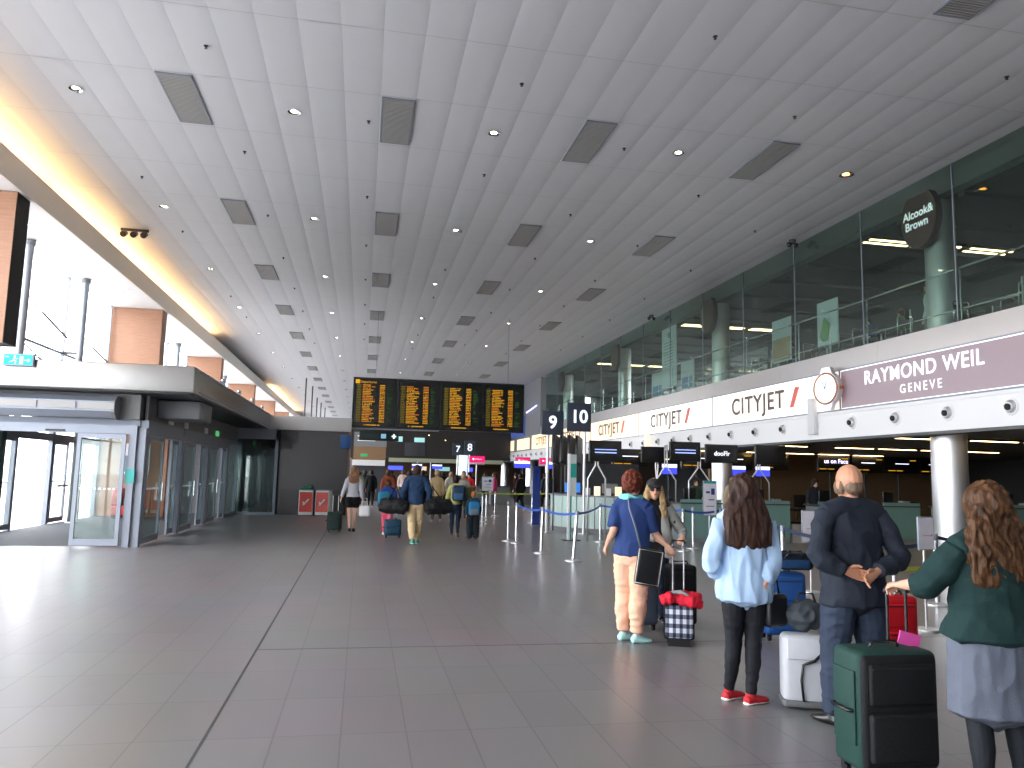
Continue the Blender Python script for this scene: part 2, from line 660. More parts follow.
proto = None
LX = [-5.17, -1.5, 2.2, 5.96]
for j in range(0, 14):
    y = 13.93 + 6.1 * j
    for i, x in enumerate(LX):
        lab = 'small ceiling downlight, %s line of lamps, %s row from the camera' % (VN[i], ORD[j])
        if proto is None:
            t = thing('downlight', lab, 'downlight', (x, y, ZC - 0.012), 0, 'ceiling downlights')
            mb = MB()
            bmesh.ops.create_cone(mb.bm, cap_ends=False, segments=20, radius1=0.115, radius2=0.07, depth=0.03)
            mb.build('trim_ring', M_chrome, t)
            mb = MB()
            mb.cyl((0, 0, 0.004), (0, 0, 0.012), 0.06, seg=16)
            mb.build('lamp', M_spot, t)
            proto = t
        else:
            clone(proto, lab, (x, y, ZC - 0.012))
for j, y in enumerate((14.1,)):
    t = thing('downlight', 'amber downlight alone near the right edge of the ceiling', 'downlight', (9.83, y, ZC - 0.012))
    mb = MB()
    bmesh.ops.create_cone(mb.bm, cap_ends=False, segments=20, radius1=0.15, radius2=0.09, depth=0.03)
    mb.build('trim_ring', M_chrome, t)
    mb = MB()
    mb.cyl((0, 0, 0.004), (0, 0, 0.012), 0.085, seg=16)
    mb.build('lamp', M_amber, t)

proto = None
n = 0
for i in range(7):
    for j in range(0, 16):
        if (i + j) % 2:
            continue
        x = -5.16 + 2.5 * i
        y = 9.95 + 2.02 * j
        if (i, j) in ((0, 0), (1, -1), (5, -1)) or (j == 0 and i < 3):
            continue
        lab = 'tiny ceiling sprinkler, %s from the camera in the %s line from the left' % (
            ORD[j // 2], ['first', 'second', 'third', 'fourth', 'fifth', 'sixth', 'seventh'][i])
        if proto is None:
            o = MB()
            o.cyl((0, 0, 0), (0, 0, -0.008), 0.036, seg=12)
            o.cyl((0, 0, -0.006), (0, 0, -0.04), 0.013, seg=8)
            o.cyl((0, 0, -0.04), (0, 0, -0.045), 0.024, seg=12)
            o = o.build('sprinkler_head', M_dkgrey)
            o.location = (x, y, ZC - 0.01)
            tag(o, lab, 'sprinkler', 'ceiling sprinklers')
            proto = o
        else:
            clone(proto, lab, (x, y, ZC - 0.01))

t = thing('spotlight_cluster', 'row of three black spotlights under the ceiling beside the warm cove', 'spotlight', (-6.44, 22.26, ZC))
mb = MB()
mb.box(-0.36, 0.36, -0.03, 0.03, -0.07, 0.0)
mb.build('track', M_dkgrey, t)
for k in range(3):
    mb = MB()
    x = -0.26 + 0.26 * k
    mb.cyl((x, 0, -0.07), (x, -0.0, -0.12), 0.02, seg=8)
    mb.cyl((x, 0.06, -0.12), (x, -0.12, -0.2), 0.075, 0.085, seg=14)
    mb.build('spotlight', M_black, t)
for (x, y, lab) in ((11.2, 18.5, 'black dome camera hanging at the ceiling edge, nearest above the upper glass'),
                    (11.15, 28.8, 'black dome camera hanging at the ceiling edge, farther one above the upper glass')):
    t = thing('ceiling_camera', lab, 'camera', (x, y, ZC))
    mb = MB()
    mb.cyl((0, 0, 0), (0, 0, -0.09), 0.09, seg=16)
    mb.box(-0.16, 0.16, -0.03, 0.03, -0.12, -0.09)
    mb.build('bracket', M_dkgrey, t)
    for s in (-1, 1):
        mb = MB()
        mb.ell((s * 0.10, 0, -0.15), (0.065, 0.065, 0.065))
        mb.build('camera_housing', M_black, t)

for k, (x, y) in enumerate(((-7.95, 19.2), (-7.95, 23.0), (-7.6, 26.0), (-7.95, 31.0))):
    t = thing('downlight', 'round downlight in the white strip above the posts, %s from the camera' % ORD[k], 'downlight', (x, y, 7.2), 0, 'window side downlights')
    mb = MB()
    bmesh.ops.create_cone(mb.bm, cap_ends=False, segments=20, radius1=0.13, radius2=0.09, depth=0.03)
    mb.build('trim_ring', M_chrome, t)
    mb = MB()
    mb.cyl((0, 0, 0.0), (0, 0, 0.012), 0.085, seg=16)
    mb.build('lamp', M_spot, t)

# ------------------------------------------------------------------ left side: wood boxes, posts, canopy, lobby doors
for k, (y, z0) in enumerate(((16.9, 4.05), (28.75, 4.0), (40.6, 4.0), (52.9, 4.0), (65, 4.0), (77, 4.0))):
    t = thing('wood_portal_box', 'tall wood-clad box hanging by the glazing under the white ceiling, %s from the camera' % ORD[k],
              'wood panel box', (-8.0, y, 0), 0, 'wood clad boxes')
    mb = MB()
    mb.box(-0.82, 0.82, 0, 0.02, z0, 7.18)
    mb.box(-0.82, 0.82, 0.6, 0.62, z0, 7.18)
    mb.build('cladding_panel', M_wood, t)
    mb = MB()
    mb.box(-0.83, 0.83, 0.02, 0.6, z0 + 0.01, 7.19)
    mb.build('dark_core', M_wood if k else M_matblack, t)
    mb = MB()
    mb.cyl((0.4, 0.3, z0 + 0.01), (0.4, 0.3, z0 - 0.22), 0.05, seg=10)
    mb.build('hanger', M_dkgrey, t)

M_post = pmat('post_paint', (150, 156, 166), 0.4, metal=0.4)
pk = 0
for y in (20.6, 24.6, 32.6, 36.5, 44.6, 48.6):
    t = thing('steel_post', 'slender grey steel post in front of the glazing, %s from the camera' % ORD[pk], 'post', (-8.35, y, 0), 0, 'glazing posts')
    pk += 1
    mb = MB()
    zb = 3.725 if y < 30 else 0
    mb.cyl((0, 0, zb), (0, 0, 7.18), 0.095, seg=16)
    mb.build('shaft', M_post, t)
    mb = MB()
    mb.cyl((0, 0, 7.06), (0, 0, 7.185), 0.12, seg=16)
    mb.build('collar', M_midgrey, t)
    mb = MB()
    mb.box(-0.45, 0.02, -0.06, 0.06, 4.9, 4.96)
    mb.box(-0.3, 0.1, -0.12, 0.12, 4.05, 4.12)
    mb.build('bracket', M_dkgrey, t)
# stay cables and struts between the posts
sk = 0
for (ya, za, yb, zb) in ((18.0, 5.6, 20.6, 4.9), (20.6, 6.0, 24.6, 5.1), (24.6, 5.6, 28.6, 4.9), (20.6, 4.75, 24.6, 4.0)):
    t = thing('stay_cable', 'thin steel stay running between glazing posts, %s from the camera%s' % (ORD[min(sk, 2)], ', lower one' if sk == 3 else ''),
              'cable', (-8.35, 0, 0), 0, 'glazing stays')
    mb = MB()
    mb.tube([(-0.1, ya, za), (-0.12, (ya + yb) / 2, (za + zb) / 2 - 0.05), (-0.1, yb, zb)], 0.018, seg=6)
    mb.build('cable', M_midgrey, t)
    mb = MB()
    mb.cyl((-0.11, ya + (yb - ya) * 0.35, za + (zb - za) * 0.35 - 0.05), (-0.11, ya + (yb - ya) * 0.8, za + (zb - za) * 0.8 - 0.02), 0.03, seg=8)
    mb.build('strut', M_midgrey, t)
    sk += 1

# canopy
t = thing('entrance_canopy', 'brushed metal canopy slab over the glass entrance lobby', 'canopy')
mb = MB()
mb.box(-8.7, -3.45, 16.65, 30.2, 3.17, 3.72, bev=0.02)
mb.build('fascia', M_fascia, t)
mb = MB()
mb.box(-8.6, -3.53, 16.73, 30.2, 3.145, 3.168)
mb.build('soffit', M_dkgrey, t)
mb = MB()
mb.box(-3.46, -3.440, 17.2, 30.2, 3.64, 3.67)
mb.box(-3.46, -3.440, 17.2, 30.2, 3.22, 3.25)
mb.build('drip_trim', M_alu, t)
for k in range(4):
    t2 = thing('flood_lamp', 'small bright lamp on the upper edge of the canopy side, %s from the camera' % ORD[k], 'lamp', (-3.47, 20.0 + 2.6 * k, 3.73), 0, 'canopy edge lamps')
    mb = MB()
    mb.box(-0.05, 0.05, -0.08, 0.08, 0.0, 0.03)
    mb.build('base', M_alu, t2)
    mb = MB()
    mb.ell((0, 0, 0.08), (0.05, 0.05, 0.05))
    mb.build('lamp_head', M_chrome, t2)
mb = MB()
mb.box(-3.45, -0.45, 29.9, 30.3, 3.14, 3.66)
o = mb.build('overhead_beam', M_fascia)
tag(o, 'pale horizontal beam on top of the dark polished wall', 'beam')

# exit sign on the canopy edge
t = thing('exit_sign', 'cyan running man exit sign standing at the canopy front edge', 'exit sign', (-6.72, 16.59, 3.66))
mb = MB()
mb.box(-0.28, 0.28, -0.03, 0.055, -0.10, 0.14, bev=0.008)
mb.build('housing', M_alu, t)
M_exit = emat('exit_cyan', (70, 205, 225), 1.1)
M_exitw = emat('exit_white', (240, 255, 255), 1.3)
mb = MB()
mb.box(-0.25, 0.25, -0.036, -0.03, -0.08, 0.12)
mb.build('face', M_exit, t)
mb = MB()
mb.ell((-0.06, -0.04, 0.085), (0.02, 0.006, 0.02))
mb.tube([(-0.06, -0.041, 0.06), (-0.075, -0.041, 0.01)], [0.014, 0.014], seg=6)
mb.tube([(-0.075, -0.041, 0.01), (-0.03, -0.041, -0.02), (-0.05, -0.041, -0.06)], 0.009, seg=6)
mb.tube([(-0.075, -0.041, 0.01), (-0.11, -0.041, -0.02), (-0.15, -0.041, -0.03)], 0.009, seg=6)
mb.tube([(-0.06, -0.041, 0.055), (-0.02, -0.041, 0.03), (0.0, -0.041, 0.045)], 0.007, seg=6)
mb.box(0.03, 0.09, -0.041, -0.036, -0.065, 0.09)
mb.tube([(0.12, -0.041, 0.01), (0.21, -0.041, 0.01)], 0.01, seg=6)
mb.tube([(0.18, -0.041, 0.04), (0.21, -0.041, 0.01), (0.18, -0.041, -0.02)], 0.008, seg=6)
mb.tube([(-0.22, -0.041, 0.07), (-0.17, -0.041, 0.07)], 0.01, seg=6)
mb.build('pictogram', M_exitw, t)


def leaf(parent, axis, a, b, c, z0=0.04, z1=2.3, glass=None, fw=0.075):
    """framed glass door leaf; axis 'x' spans a..b in x at y=c, axis 'y' spans in y at x=c"""
    def bx(m, p0, p1, q0, q1, h0, h1, **k):
        if axis == 'x':
            m.box(p0, p1, c + q0, c + q1, h0, h1, **k)
        else:
            m.box(c + q0, c + q1, p0, p1, h0, h1, **k)
    m = MB()
    bx(m, a, a + fw, -0.025, 0.025, z0, z1)
    bx(m, b - fw, b, -0.025, 0.025, z0, z1)
    bx(m, a + fw, b - fw, -0.025, 0.025, z0, z0 + 0.13)
    bx(m, a + fw, b - fw, -0.025, 0.025, z1 - 0.09, z1)
    fr = m.build('door_leaf', M_alu, parent)
    m = MB()
    bx(m, a + fw, b - fw, -0.006, 0.006, z0 + 0.13, z1 - 0.09)
    m.build('glass', glass or M_doorglass, fr)
    m = MB()
    kk = int((b - a - 0.2) / 0.09)
    for k in range(kk):
        p = a + fw + 0.03 + k * 0.09
        bx(m, p, p + 0.05, -0.012, 0.012, 1.16, 1.20)
    m.build('safety_dots', M_white, fr)
    return fr


# front of the lobby
d = bpy.data.objects.new('door_1', None)
COL.objects.link(d)
d['kind'] = 'structure'
d['label'] = 'sliding glass entrance doors at the front of the lobby'
mb = MB()
mb.box(-8.6, -4.62, 17.22, 17.42, 2.31, 2.49)
mb.box(-4.76, -4.62, 17.22, 17.42, 0, 2.31)
mb.box(-8.6, -4.62, 17.40, 17.44, 2.49, 2.62)
mb.build('door_frame', M_alu, d)
mb = MB()
mb.box(-6.35, -6.0, 17.19, 17.22, 2.33, 2.37)
mb.build('sensor', M_black, d)
leaf(d, 'x', -5.72, -4.80, 17.17)
leaf(d, 'x', -8.5, -7.32, 17.3)
mb = MB()
mb.cyl((-7.28, 17.32, 0), (-7.28, 17.32, 2.31), 0.075, seg=12)
mb.build('door_jamb', pmat('dark_green_post', (56, 74, 66), 0.4), d)

# air curtain above the front doors
t = thing('air_curtain', 'grey ribbed air curtain box above the front lobby doors', 'air curtain')
mb = MB()
mb.prism([(17.3, 2.62), (17.0, 2.62), (16.86, 2.75), (16.86, 2.95), (17.0, 3.06), (17.3, 3.06)], 'x', -8.6, -5.05)
mb.build('housing', M_alu, t)
mb = MB()
for k in range(5):
    mb.box(-8.55 + 0.72 * k, -7.87 + 0.72 * k, 16.835, 16.86, 2.79, 2.92)
mb.build('intake_grille', M_grille, t)
mb = MB()
mb.prism([(17.3, 2.60), (17.0, 2.60), (16.84, 2.74), (16.84, 2.96), (17.0, 3.08), (17.3, 3.08)], 'x', -5.05, -4.98)
mb.build('end_cap', M_midgrey, t)
mb = MB()
mb.box(-4.98, -4.6, 17.25, 29.9, 2.62, 3.14)
mb.box(-8.6, -4.98, 17.32, 17.44, 3.06, 3.14)
mb.box(-4.56, -4.5, 17.5, 29.9, 2.62, 3.14)
M_bulk = pmat('bulkhead_grey', (120, 120, 120), 0.5, metal=0.3)
struct('trim_5', mb, M_bulk, label='grey bulkhead above the side doors')
mb = MB()
mb.box(-0.45, 0.45, -0.7, 0.7, -0.28, 0.12, bev=0.03)
o = mb.build('ceiling_unit', M_midgrey, loc=(-4.05, 18.9, 3.0))
tag(o, 'grey box unit fixed beneath the canopy by the lobby corner', 'air unit')

# side doors
ys = [17.30, 20.7, 24.1, 27.6, 29.9]
for k in range(3):
    d = bpy.data.objects.new('door_%d' % (k + 2), None)
    COL.objects.link(d)
    d['kind'] = 'structure'
    ya, yb = ys[k], ys[k + 1]
    mb = MB()
    mb.box(-4.62, -4.46, ya, ya + 0.16, 0, 2.45)
    mb.box(-4.62, -4.46, ya + 0.16, yb, 2.31, 2.62)
    mb.build('door_frame', M_alu, d)
    leaf(d, 'y', ya + 0.2, ya + 1.55, -4.47)
    leaf(d, 'y', yb - 0.7, yb - 0.05, -4.56)
    mb = MB()
    mb.cyl((-4.40, ya + 1.45, 0.9), (-4.40, ya + 1.45, 1.3), 0.018, seg=8)
    mb.build('handle', M_chrome, d)
mb = MB()
mb.box(-4.60, -4.48, 27.6, 27.72, 0, 2.62)
mb.box(-4.60, -4.48, 29.8, 29.95, 0, 2.62)
mb.box(-4.60, -4.48, 27.72, 29.8, 2.5, 2.62)
mb.box(-4.60, -4.48, 27.72, 29.8, 0, 0.12)
w = struct('window_3', mb, M_alu)
mb = MB()
mb.box(-4.55, -4.535, 27.72, 29.8, 0.12, 2.5)
struct('pane', mb, M_doorglass, w)
mb = MB()
mb.box(-4.5, -3.05, 29.6, 29.66, 0.06, 2.75)
w = struct('window_4', mb, M_doorglass, label='glass screen closing the lobby against the dark wall')
mb = MB()
mb.box(-3.15, -3.05, 29.58, 29.68, 0, 3.14)
mb.box(-4.5, -3.15, 29.58, 29.68, 0, 0.1)
mb.box(-4.5, -3.05, 29.58, 29.68, 2.75, 3.14)
struct('window_frame', mb, M_alu, w)
mb = MB()
mb.box(-8.5, -4.61, 30.0, 30.2, 0, 3.14)
struct('wall_lobby_end', mb, M_midgrey)
# small signs above the side doors
M_green = emat('exit_green', (90, 190, 120), 0.45)
for k, (y, m) in enumerate(((19.4, M_white), (21.0, M_white), (23.6, M_white), (25.4, M_green))):
    mb = MB()
    mb.box(-0.015, 0.015, -0.22, 0.22, -0.08, 0.08, bev=0.004)
    o = mb.build('door_sign', m, loc=(-4.47, y, 2.72))
    tag(o, ('small green exit sign' if k == 3 else 'small white sign') + ' on the bulkhead above the side doors, %s from the camera' % ORD[k], 'sign', 'signs above side doors')
mb = MB()
mb.box(-0.09, 0.09, -0.008, 0.008, -0.14, 0.14)
o = mb.build('door_notice', [M_teal, M_white], loc=(-4.69, 17.20, 1.45))
tag(o, 'small teal and white notice stuck on the lobby corner post', 'notice')

# inside the lobby
mb = MB()
mb.box(-8.5, -6.4, 27.6, 27.8, 0, 3.1)
o = struct('wall_lobby_wood', mb, M_wood, label='wood-clad inner wall of the lobby')
mb = MB()
mb.box(-0.42, 0.42, -0.02, 0, -0.5, 0.5)
mb.box(-0.36, 0.36, -0.03, -0.02, -0.44, 0.1, mi=1)
o = mb.build('wall_poster', [M_white, pmat('poster_grey', (120, 140, 150), 0.5)], loc=(-7.35, 27.59, 1.9))
tag(o, 'grey and white poster on the wooden wall inside the lobby', 'poster')
M_red = pmat('red_plastic', (205, 42, 34), 0.4)
t = thing('floor_machine', 'red machine parked inside the lobby behind the glass leaf', 'machine', (-7.2, 26.6, 0))
mb = MB()
mb.box(-0.45, 0.45, -0.3, 0.3, 0.10, 0.42, bev=0.05)
mb.box(-0.45, -0.2, -0.3, 0.3, 0.42, 0.95, bev=0.04)
mb.box(0.15, 0.42, -0.28, 0.28, 0.42, 0.7, bev=0.04)
mb.build('body', M_red, t)
mb = MB()
mb.box(-0.15, 0.1, -0.2, 0.2, 0.42, 0.62, bev=0.03)
mb.build('seat', M_black, t)
for sx in (-0.33, 0.33):
    for sy in (-0.26, 0.26):
        mb = MB()
        mb.cyl((sx, sy - 0.03, 0.1), (sx, sy + 0.03, 0.1), 0.1, seg=14)
        mb.build('wheel', M_black, t)
# outer sliding doors of the lobby
d = bpy.data.objects.new('door_5', None)
COL.objects.link(d)
d['kind'] = 'structure'
mb = MB()
for y in (17.6, 20.2, 21.3, 23.6, 26.0, 27.5):
    mb.box(-8.62, -8.5, y, y + 0.13, 0, 2.9)
mb.box(-8.62, -8.5, 17.6, 27.5, 2.3, 2.5)
mb.box(-8.62, -8.5, 17.6, 27.5, 2.9, 3.14)
mb.build('door_frame', M_alu, d)
leaf(d, 'y', 20.3, 21.3, -8.5, glass=M_glass)
leaf(d, 'y', 23.7, 24.8, -8.5, glass=M_glass)
mb = MB()
mb.cyl((-8.38, 23.9, 1.05), (-8.38, 24.7, 1.05), 0.025, seg=8)
mb.build('push_bar', M_dkgrey, d)
for k, y in enumerate((19.0, 24.2)):
    t = thing('lobby_post', 'dark round post inside the lobby, %s from the camera' % ORD[k], 'post', (-8.05 if k else -7.9, y, 0), 0, 'lobby posts')
    mb = MB()
    mb.cyl((0, 0, 0), (0, 0, 3.14), 0.11, seg=14)
    mb.build('shaft', pmat('dark_green_paint', (48, 62, 58), 0.4), t)
    mb = MB()
    mb.cyl((0, 0, 0), (0, 0, 0.05), 0.16, seg=14)
    mb.build('foot_ring', M_steel, t)

# outdoor world glimpsed through the glazing
t = thing('parked_coach', 'pale coach standing outside beyond the lobby doors', 'coach', (-30, 44, -0.05), 0.2)
mb = MB()
mb.box(-1.25, 1.25, -6, 6, 0.5, 3.3, bev=0.2)
mb.build('body', pmat('coach_paint', (205, 208, 214), 0.3), t)
mb = MB()
mb.box(-1.28, 1.28, -5.7, 5.7, 1.6, 2.7, bev=0.05)
mb.build('side_windows', M_dkgrey, t)
for sy in (-4, 3.6):
    for sx in (-1.1, 1.1):
        mb = MB()
        mb.cyl((sx - 0.15, sy, 0.5), (sx + 0.15, sy, 0.5), 0.5, seg=18)
        mb.build('wheel', M_black, t)

# dark polished wall and recycling bins
mb = MB()
mb.box(-4.6, -0.5, 30.0, 30.3, 0, 3.14)
struct('wall_dark', mb, M_dkpanel, label='dark polished wall facing the hall')
mb = MB()
mb.box(-0.52, -0.44, 29.96, 30.34, 0, 3.14)
struct('trim_6', mb, M_wood2)
for k, (x, y) in enumerate(((-4.13, 56.1), (-4.01, 61.3), (-4.2, 71.0), (-4.1, 76.0), (-4.0, 82.0))):
    mb = MB()
    mb.cyl((0, 0, 0), (0, 0, ZC - 0.012), 0.05, seg=8)
    o = mb.build('thin_pole', M_dkgrey, loc=(x, y, 0))
    tag(o, 'thin dark pole rising to the ceiling beyond the dark wall, %s from left' % ['first', 'second', 'third', 'fourth', 'fifth'][k], 'pole', 'thin ceiling poles')
    mb = MB()
    mb.cyl((0, 0, 0), (0, 0, 0.04), 0.16, seg=12)
    mb.build('foot_plate', M_dkgrey, o)
for k, (x, lab) in enumerate(((-1.95, 'white and red waste bin with slanted mark, left one by the dark wall'), (-1.32, 'white and red waste bin with slanted mark, right one nearer the walking girl'))):
    t = thing('waste_bin', lab, 'bin', (x, 29.55, 0), -0.25 if k else 0.0, 'waste bins')
    mb = MB()
    mb.box(-0.25, 0.25, -0.22, 0.22, 0.03, 0.92, bev=0.02)
    mb.build('body', M_white, t)
    mb = MB()
    mb.box(-0.225, 0.225, -0.235, -0.22, 0.14, 0.86)
    mb.build('front_panel', pmat('bin_red', (214, 70, 60), 0.4), t)
    mb = MB()
    mb.prism([(-0.12, 0.38), (-0.05, 0.38), (0.13, 0.60), (0.08, 0.62), (0.02, 0.55)], 'y', -0.243, -0.235)
    mb.prism([(-0.12, 0.48), (-0.08, 0.52), (0.0, 0.44), (-0.05, 0.38)], 'y', -0.243, -0.235)
    mb.build('emblem', M_white, t)
    mb = MB()
    mb.box(-0.26, 0.26, -0.23, 0.23, 0.92, 0.95, bev=0.01)
    mb.build('lid', M_alu if k else M_teal, t)
mb = MB()
mb.ell((0, 0, 0.05), (0.16, 0.12, 0.07))
mb.ell((0.1, 0.02, 0.09), (0.09, 0.08, 0.06))
o = mb.build('green_bag', pmat('green_bag', (60, 130, 90), 0.5), loc=(-1.95, 29.55, 0.96))
tag(o, 'crumpled green bag lying on the left waste bin', 'bag')

# ------------------------------------------------------------------ departures board
BY = 31.0
t = thing('departure_board', 'wide black departures board hanging from the ceiling', 'departure board')
mb = MB()
mb.box(-0.47, 6.46, BY, BY + 0.35, 3.37, 5.38)
mb.build('housing', M_black, t)
mb = MB()
for k in range(4):
    x0 = -0.42 + 1.735 * k
    mb.box(x0, x0 + 1.66, BY - 0.012, BY, 3.42, 5.33)
mb.build('screen', pmat('board_screen', (14, 20, 18), 0.25), t)
M_amb1 = emat('amber_text', (240, 176, 40), 0.52)
M_amb2 = emat('orange_text', (240, 140, 40), 0.5)
M_amb3 = emat('olive_text', (170, 150, 50), 0.28)
M_grn = emat('green_text', (90, 150, 70), 0.2)
rr = random.Random(3)
for k in range(4):
    x0 = -0.42 + 1.735 * k
    mb = MB()
    for r in range(24):
        z = 5.06 - r * 0.066
        if r == 23:
            z = 3.47

        def run(xa, n, mi, h=0.034, cw=0.026, gap=0.0085):
            x = xa
            for c in range(n):
                if rr.random() < 0.93:
                    mb.quad([(x, BY - 0.014, z), (x + cw, BY - 0.014, z), (x + cw, BY - 0.014, z + h), (x, BY - 0.014, z + h)], mi)
                x += cw + gap
        if r == 23:
            run(x0 + 0.42, 18, 0, 0.04)
            continue
        run(x0 + 0.10, 5, 2)
        run(x0 + 0.33, rr.randint(8, 15), 0 if rr.random() < 0.7 else 1)
        run(x0 + 1.0, 6, 0 if rr.random() < 0.6 else 1)
        if rr.random() < 0.5:
            run(x0 + 1.3, rr.randint(2, 6), 3)
    mb.build('amber_rows', [M_amb1, M_amb2, M_amb3, M_grn], t)
text_mesh('Departures', 0.14, M_amb1, t, faceM((0.12, BY - 0.014, 5.2), '-y'), ext=0.001)
mb = MB()
mb.box(-0.38, -0.22, BY - 0.016, BY - 0.012, 5.13, 5.29)
mb.build('corner_icon', M_amb1, t)
for x in (0.4, 5.8):
    mb = MB()
    mb.cyl((x, BY + 0.2, 5.38), (x, BY + 0.2, ZC), 0.008, seg=6)
    mb.build('hanger', M_alu, t)
mb = MB()
mb.box(-0.47, 3.0, BY - 0.03, BY + 0.4, 3.33, 3.365)
mb.build('bottom_rail', M_alu, t)

t = thing('direction_sign', 'dark green direction sign with white cross mark hung under the departures board', 'sign', (0.4, 31.2, 3.1))
mb = MB()
mb.box(-0.55, 1.0, -0.05, 0.05, -0.22, 0.16, bev=0.01)
mb.build('panel', pmat('dark_green_sign', (14, 44, 42), 0.4), t)
mb = MB()
mb.box(0.72, 0.90, -0.06, -0.05, -0.06, 0.0)
mb.box(0.78, 0.84, -0.06, -0.05, -0.12, 0.06)
mb.build('cross_mark', M_lettersign, t)
mb = MB()
mb.box(0.3, 0.5, -0.06, -0.05, -0.12, 0.06)
mb.build('symbol', pmat('pale_blue', (140, 180, 200), 0.4, emit=(120, 170, 200), es=0.4), t)
mb = MB()
for x in (-0.4, 0.8):
    mb.cyl((x, 0, 0.16), (x, 0, 0.24), 0.01, seg=6)
mb.build('hanger', M_dkgrey, t)

# ------------------------------------------------------------------ lightbox signs on the mezzanine edge
M_box = pmat('lightbox_white', (248, 246, 240), 0.4, var=0.01, emit=(255, 250, 240), es=0.5)
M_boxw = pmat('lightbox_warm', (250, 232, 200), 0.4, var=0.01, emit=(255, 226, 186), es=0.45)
M_mauve = pmat('mauve_sign_face', (150, 134, 140), 0.4, var=0.02, emit=(150, 132, 142), es=0.2)
M_txt = pmat('grey_brown_letters', (112, 96, 90), 0.5)
M_slash = pmat('coral_slash', (236, 120, 108), 0.5)
M_tan = pmat('tan_letters', (170, 146, 112), 0.5)
near = thing('lightbox_sign', 'mauve lightbox reading RAYMOND WEIL GENEVE on the mezzanine edge', 'lightbox sign', (0, 0, 0), 0, 'lightbox signs')
mb = MB()
mb.box(XW - 0.01, XW + 0.2, 9.86, 16.94, 3.44, 4.385)
mb.build('face', M_mauve, near)
text_mesh('RAYMOND WEIL', 0.45, M_lettersign, near, faceM((XW - 0.022, 14.25, 4.08), '-x'), sx=0.98, ext=0.006, offset=0.10, fat=0.004)
text_mesh('GENEVE', 0.28, M_lettersign, near, faceM((XW - 0.022, 14.2, 3.70), '-x'), sx=0.95, ext=0.004, offset=0.45, fat=0.0)
mb = MB()
mb.box(XW - 0.02, XW + 0.02, 9.86, 16.94, 3.44, 3.46)
mb.box(XW - 0.02, XW + 0.02, 9.86, 16.94, 4.36, 4.385)
mb.build('rim', M_lettersign, near)
prev = thing('lightbox_sign', 'plain white lightbox at the right end of the mezzanine edge, before the mauve one', 'lightbox sign', (0, 0, 0), 0, 'lightbox signs')
mb = MB()
mb.box(XW - 0.01, XW + 0.2, 2.75, 9.80, 3.44, 4.385)
mb.build('face', M_box, prev)
for k in range(5):
    ya = 17.0 + 7.06 * k
    m = M_box if k < 2 else M_boxw
    t = thing('lightbox_sign', 'white lightbox reading CITYJET with a coral slash, %s one beyond the clock' % ORD[k], 'lightbox sign', (0, 0, 0), 0, 'lightbox signs')
    mb = MB()
    mb.box(XW - 0.01, XW + 0.2, ya + 0.02, ya + 7.0, 3.44, 4.385)
    fc = mb.build('face', m, t)
    mt = M_txt if k < 4 else M_tan
    yc = ya + 4.1
    text_mesh('CITYJET', 0.72, mt, fc, faceM((XW - 0.028, yc, 3.91), '-x'), sx=1.12, ext=0.006, offset=0.12, fat=0.012)
    mb = MB()
    mb.prism([(yc - 2.02, 3.66), (yc - 1.84, 3.66), (yc - 2.12, 4.2), (yc - 2.33, 4.2)], 'x', XW - 0.034, XW - 0.012)
    mb.build('slash', M_slash, fc)
    mb = MB()
    mb.box(XW - 0.02, XW, ya - 0.02, ya + 0.02, 3.44, 4.385)
    mb.build('side_trim', M_alu, t)
for k in range(8):
    ya = 52.4 + 5.6 * k
    t = thing('lightbox_sign', 'small far lightbox panel on the distant mezzanine edge, %s beyond the pale lettered ones' % ORD[k], 'lightbox sign', (0, 0, 0), 0, 'far lightbox panels')
    mb = MB()
    mb.box(XW - 0.01, XW + 0.2, ya + 0.6, ya + 5.0, 3.5, 4.3)
    mb.build('face', M_boxw, t)
    mb = MB()
    mb.box(XW, XW + 0.2, ya, ya + 5.6, 3.44, 4.385)
    mb.build('surround', M_midgrey, t)

# blue hoarding
t = thing('hoarding_banner', 'long blue advertising banner above the far lightboxes', 'banner')
mb = MB()
mb.box(XW + 0.0, XW + 0.06, 55, 84, 4.5, 5.9)
mb.build('sheet', pmat('blue_banner', (70, 92, 160), 0.5, var=0.25, scale=0.6, emit=(70, 92, 160), es=0.25), t)
mb = MB()
mb.box(XW - 0.02, XW, 60, 66, 4.7, 5.6)
mb.box(XW - 0.02, XW, 74, 80, 4.7, 5.6)
mb.build('pale_patch', pmat('pale_blue_patch', (130, 150, 200), 0.5), t)
mb = MB()
mb.box(XW - 0.05, XW + 0.06, 55, 84, 5.9, 5.96)
mb.build('top_rail', M_alu, t)

# purple strip lamp on the tower wall
mb = MB()
mb.cyl((11.405, 50.6, 6.35), (11.405, 53.8, 6.1), 0.035, seg=8)
o = mb.build('neon_tube', emat('violet_tube', (170, 165, 255), 3.0))
tag(o, 'short violet light tube on the grey tower wall', 'light tube')

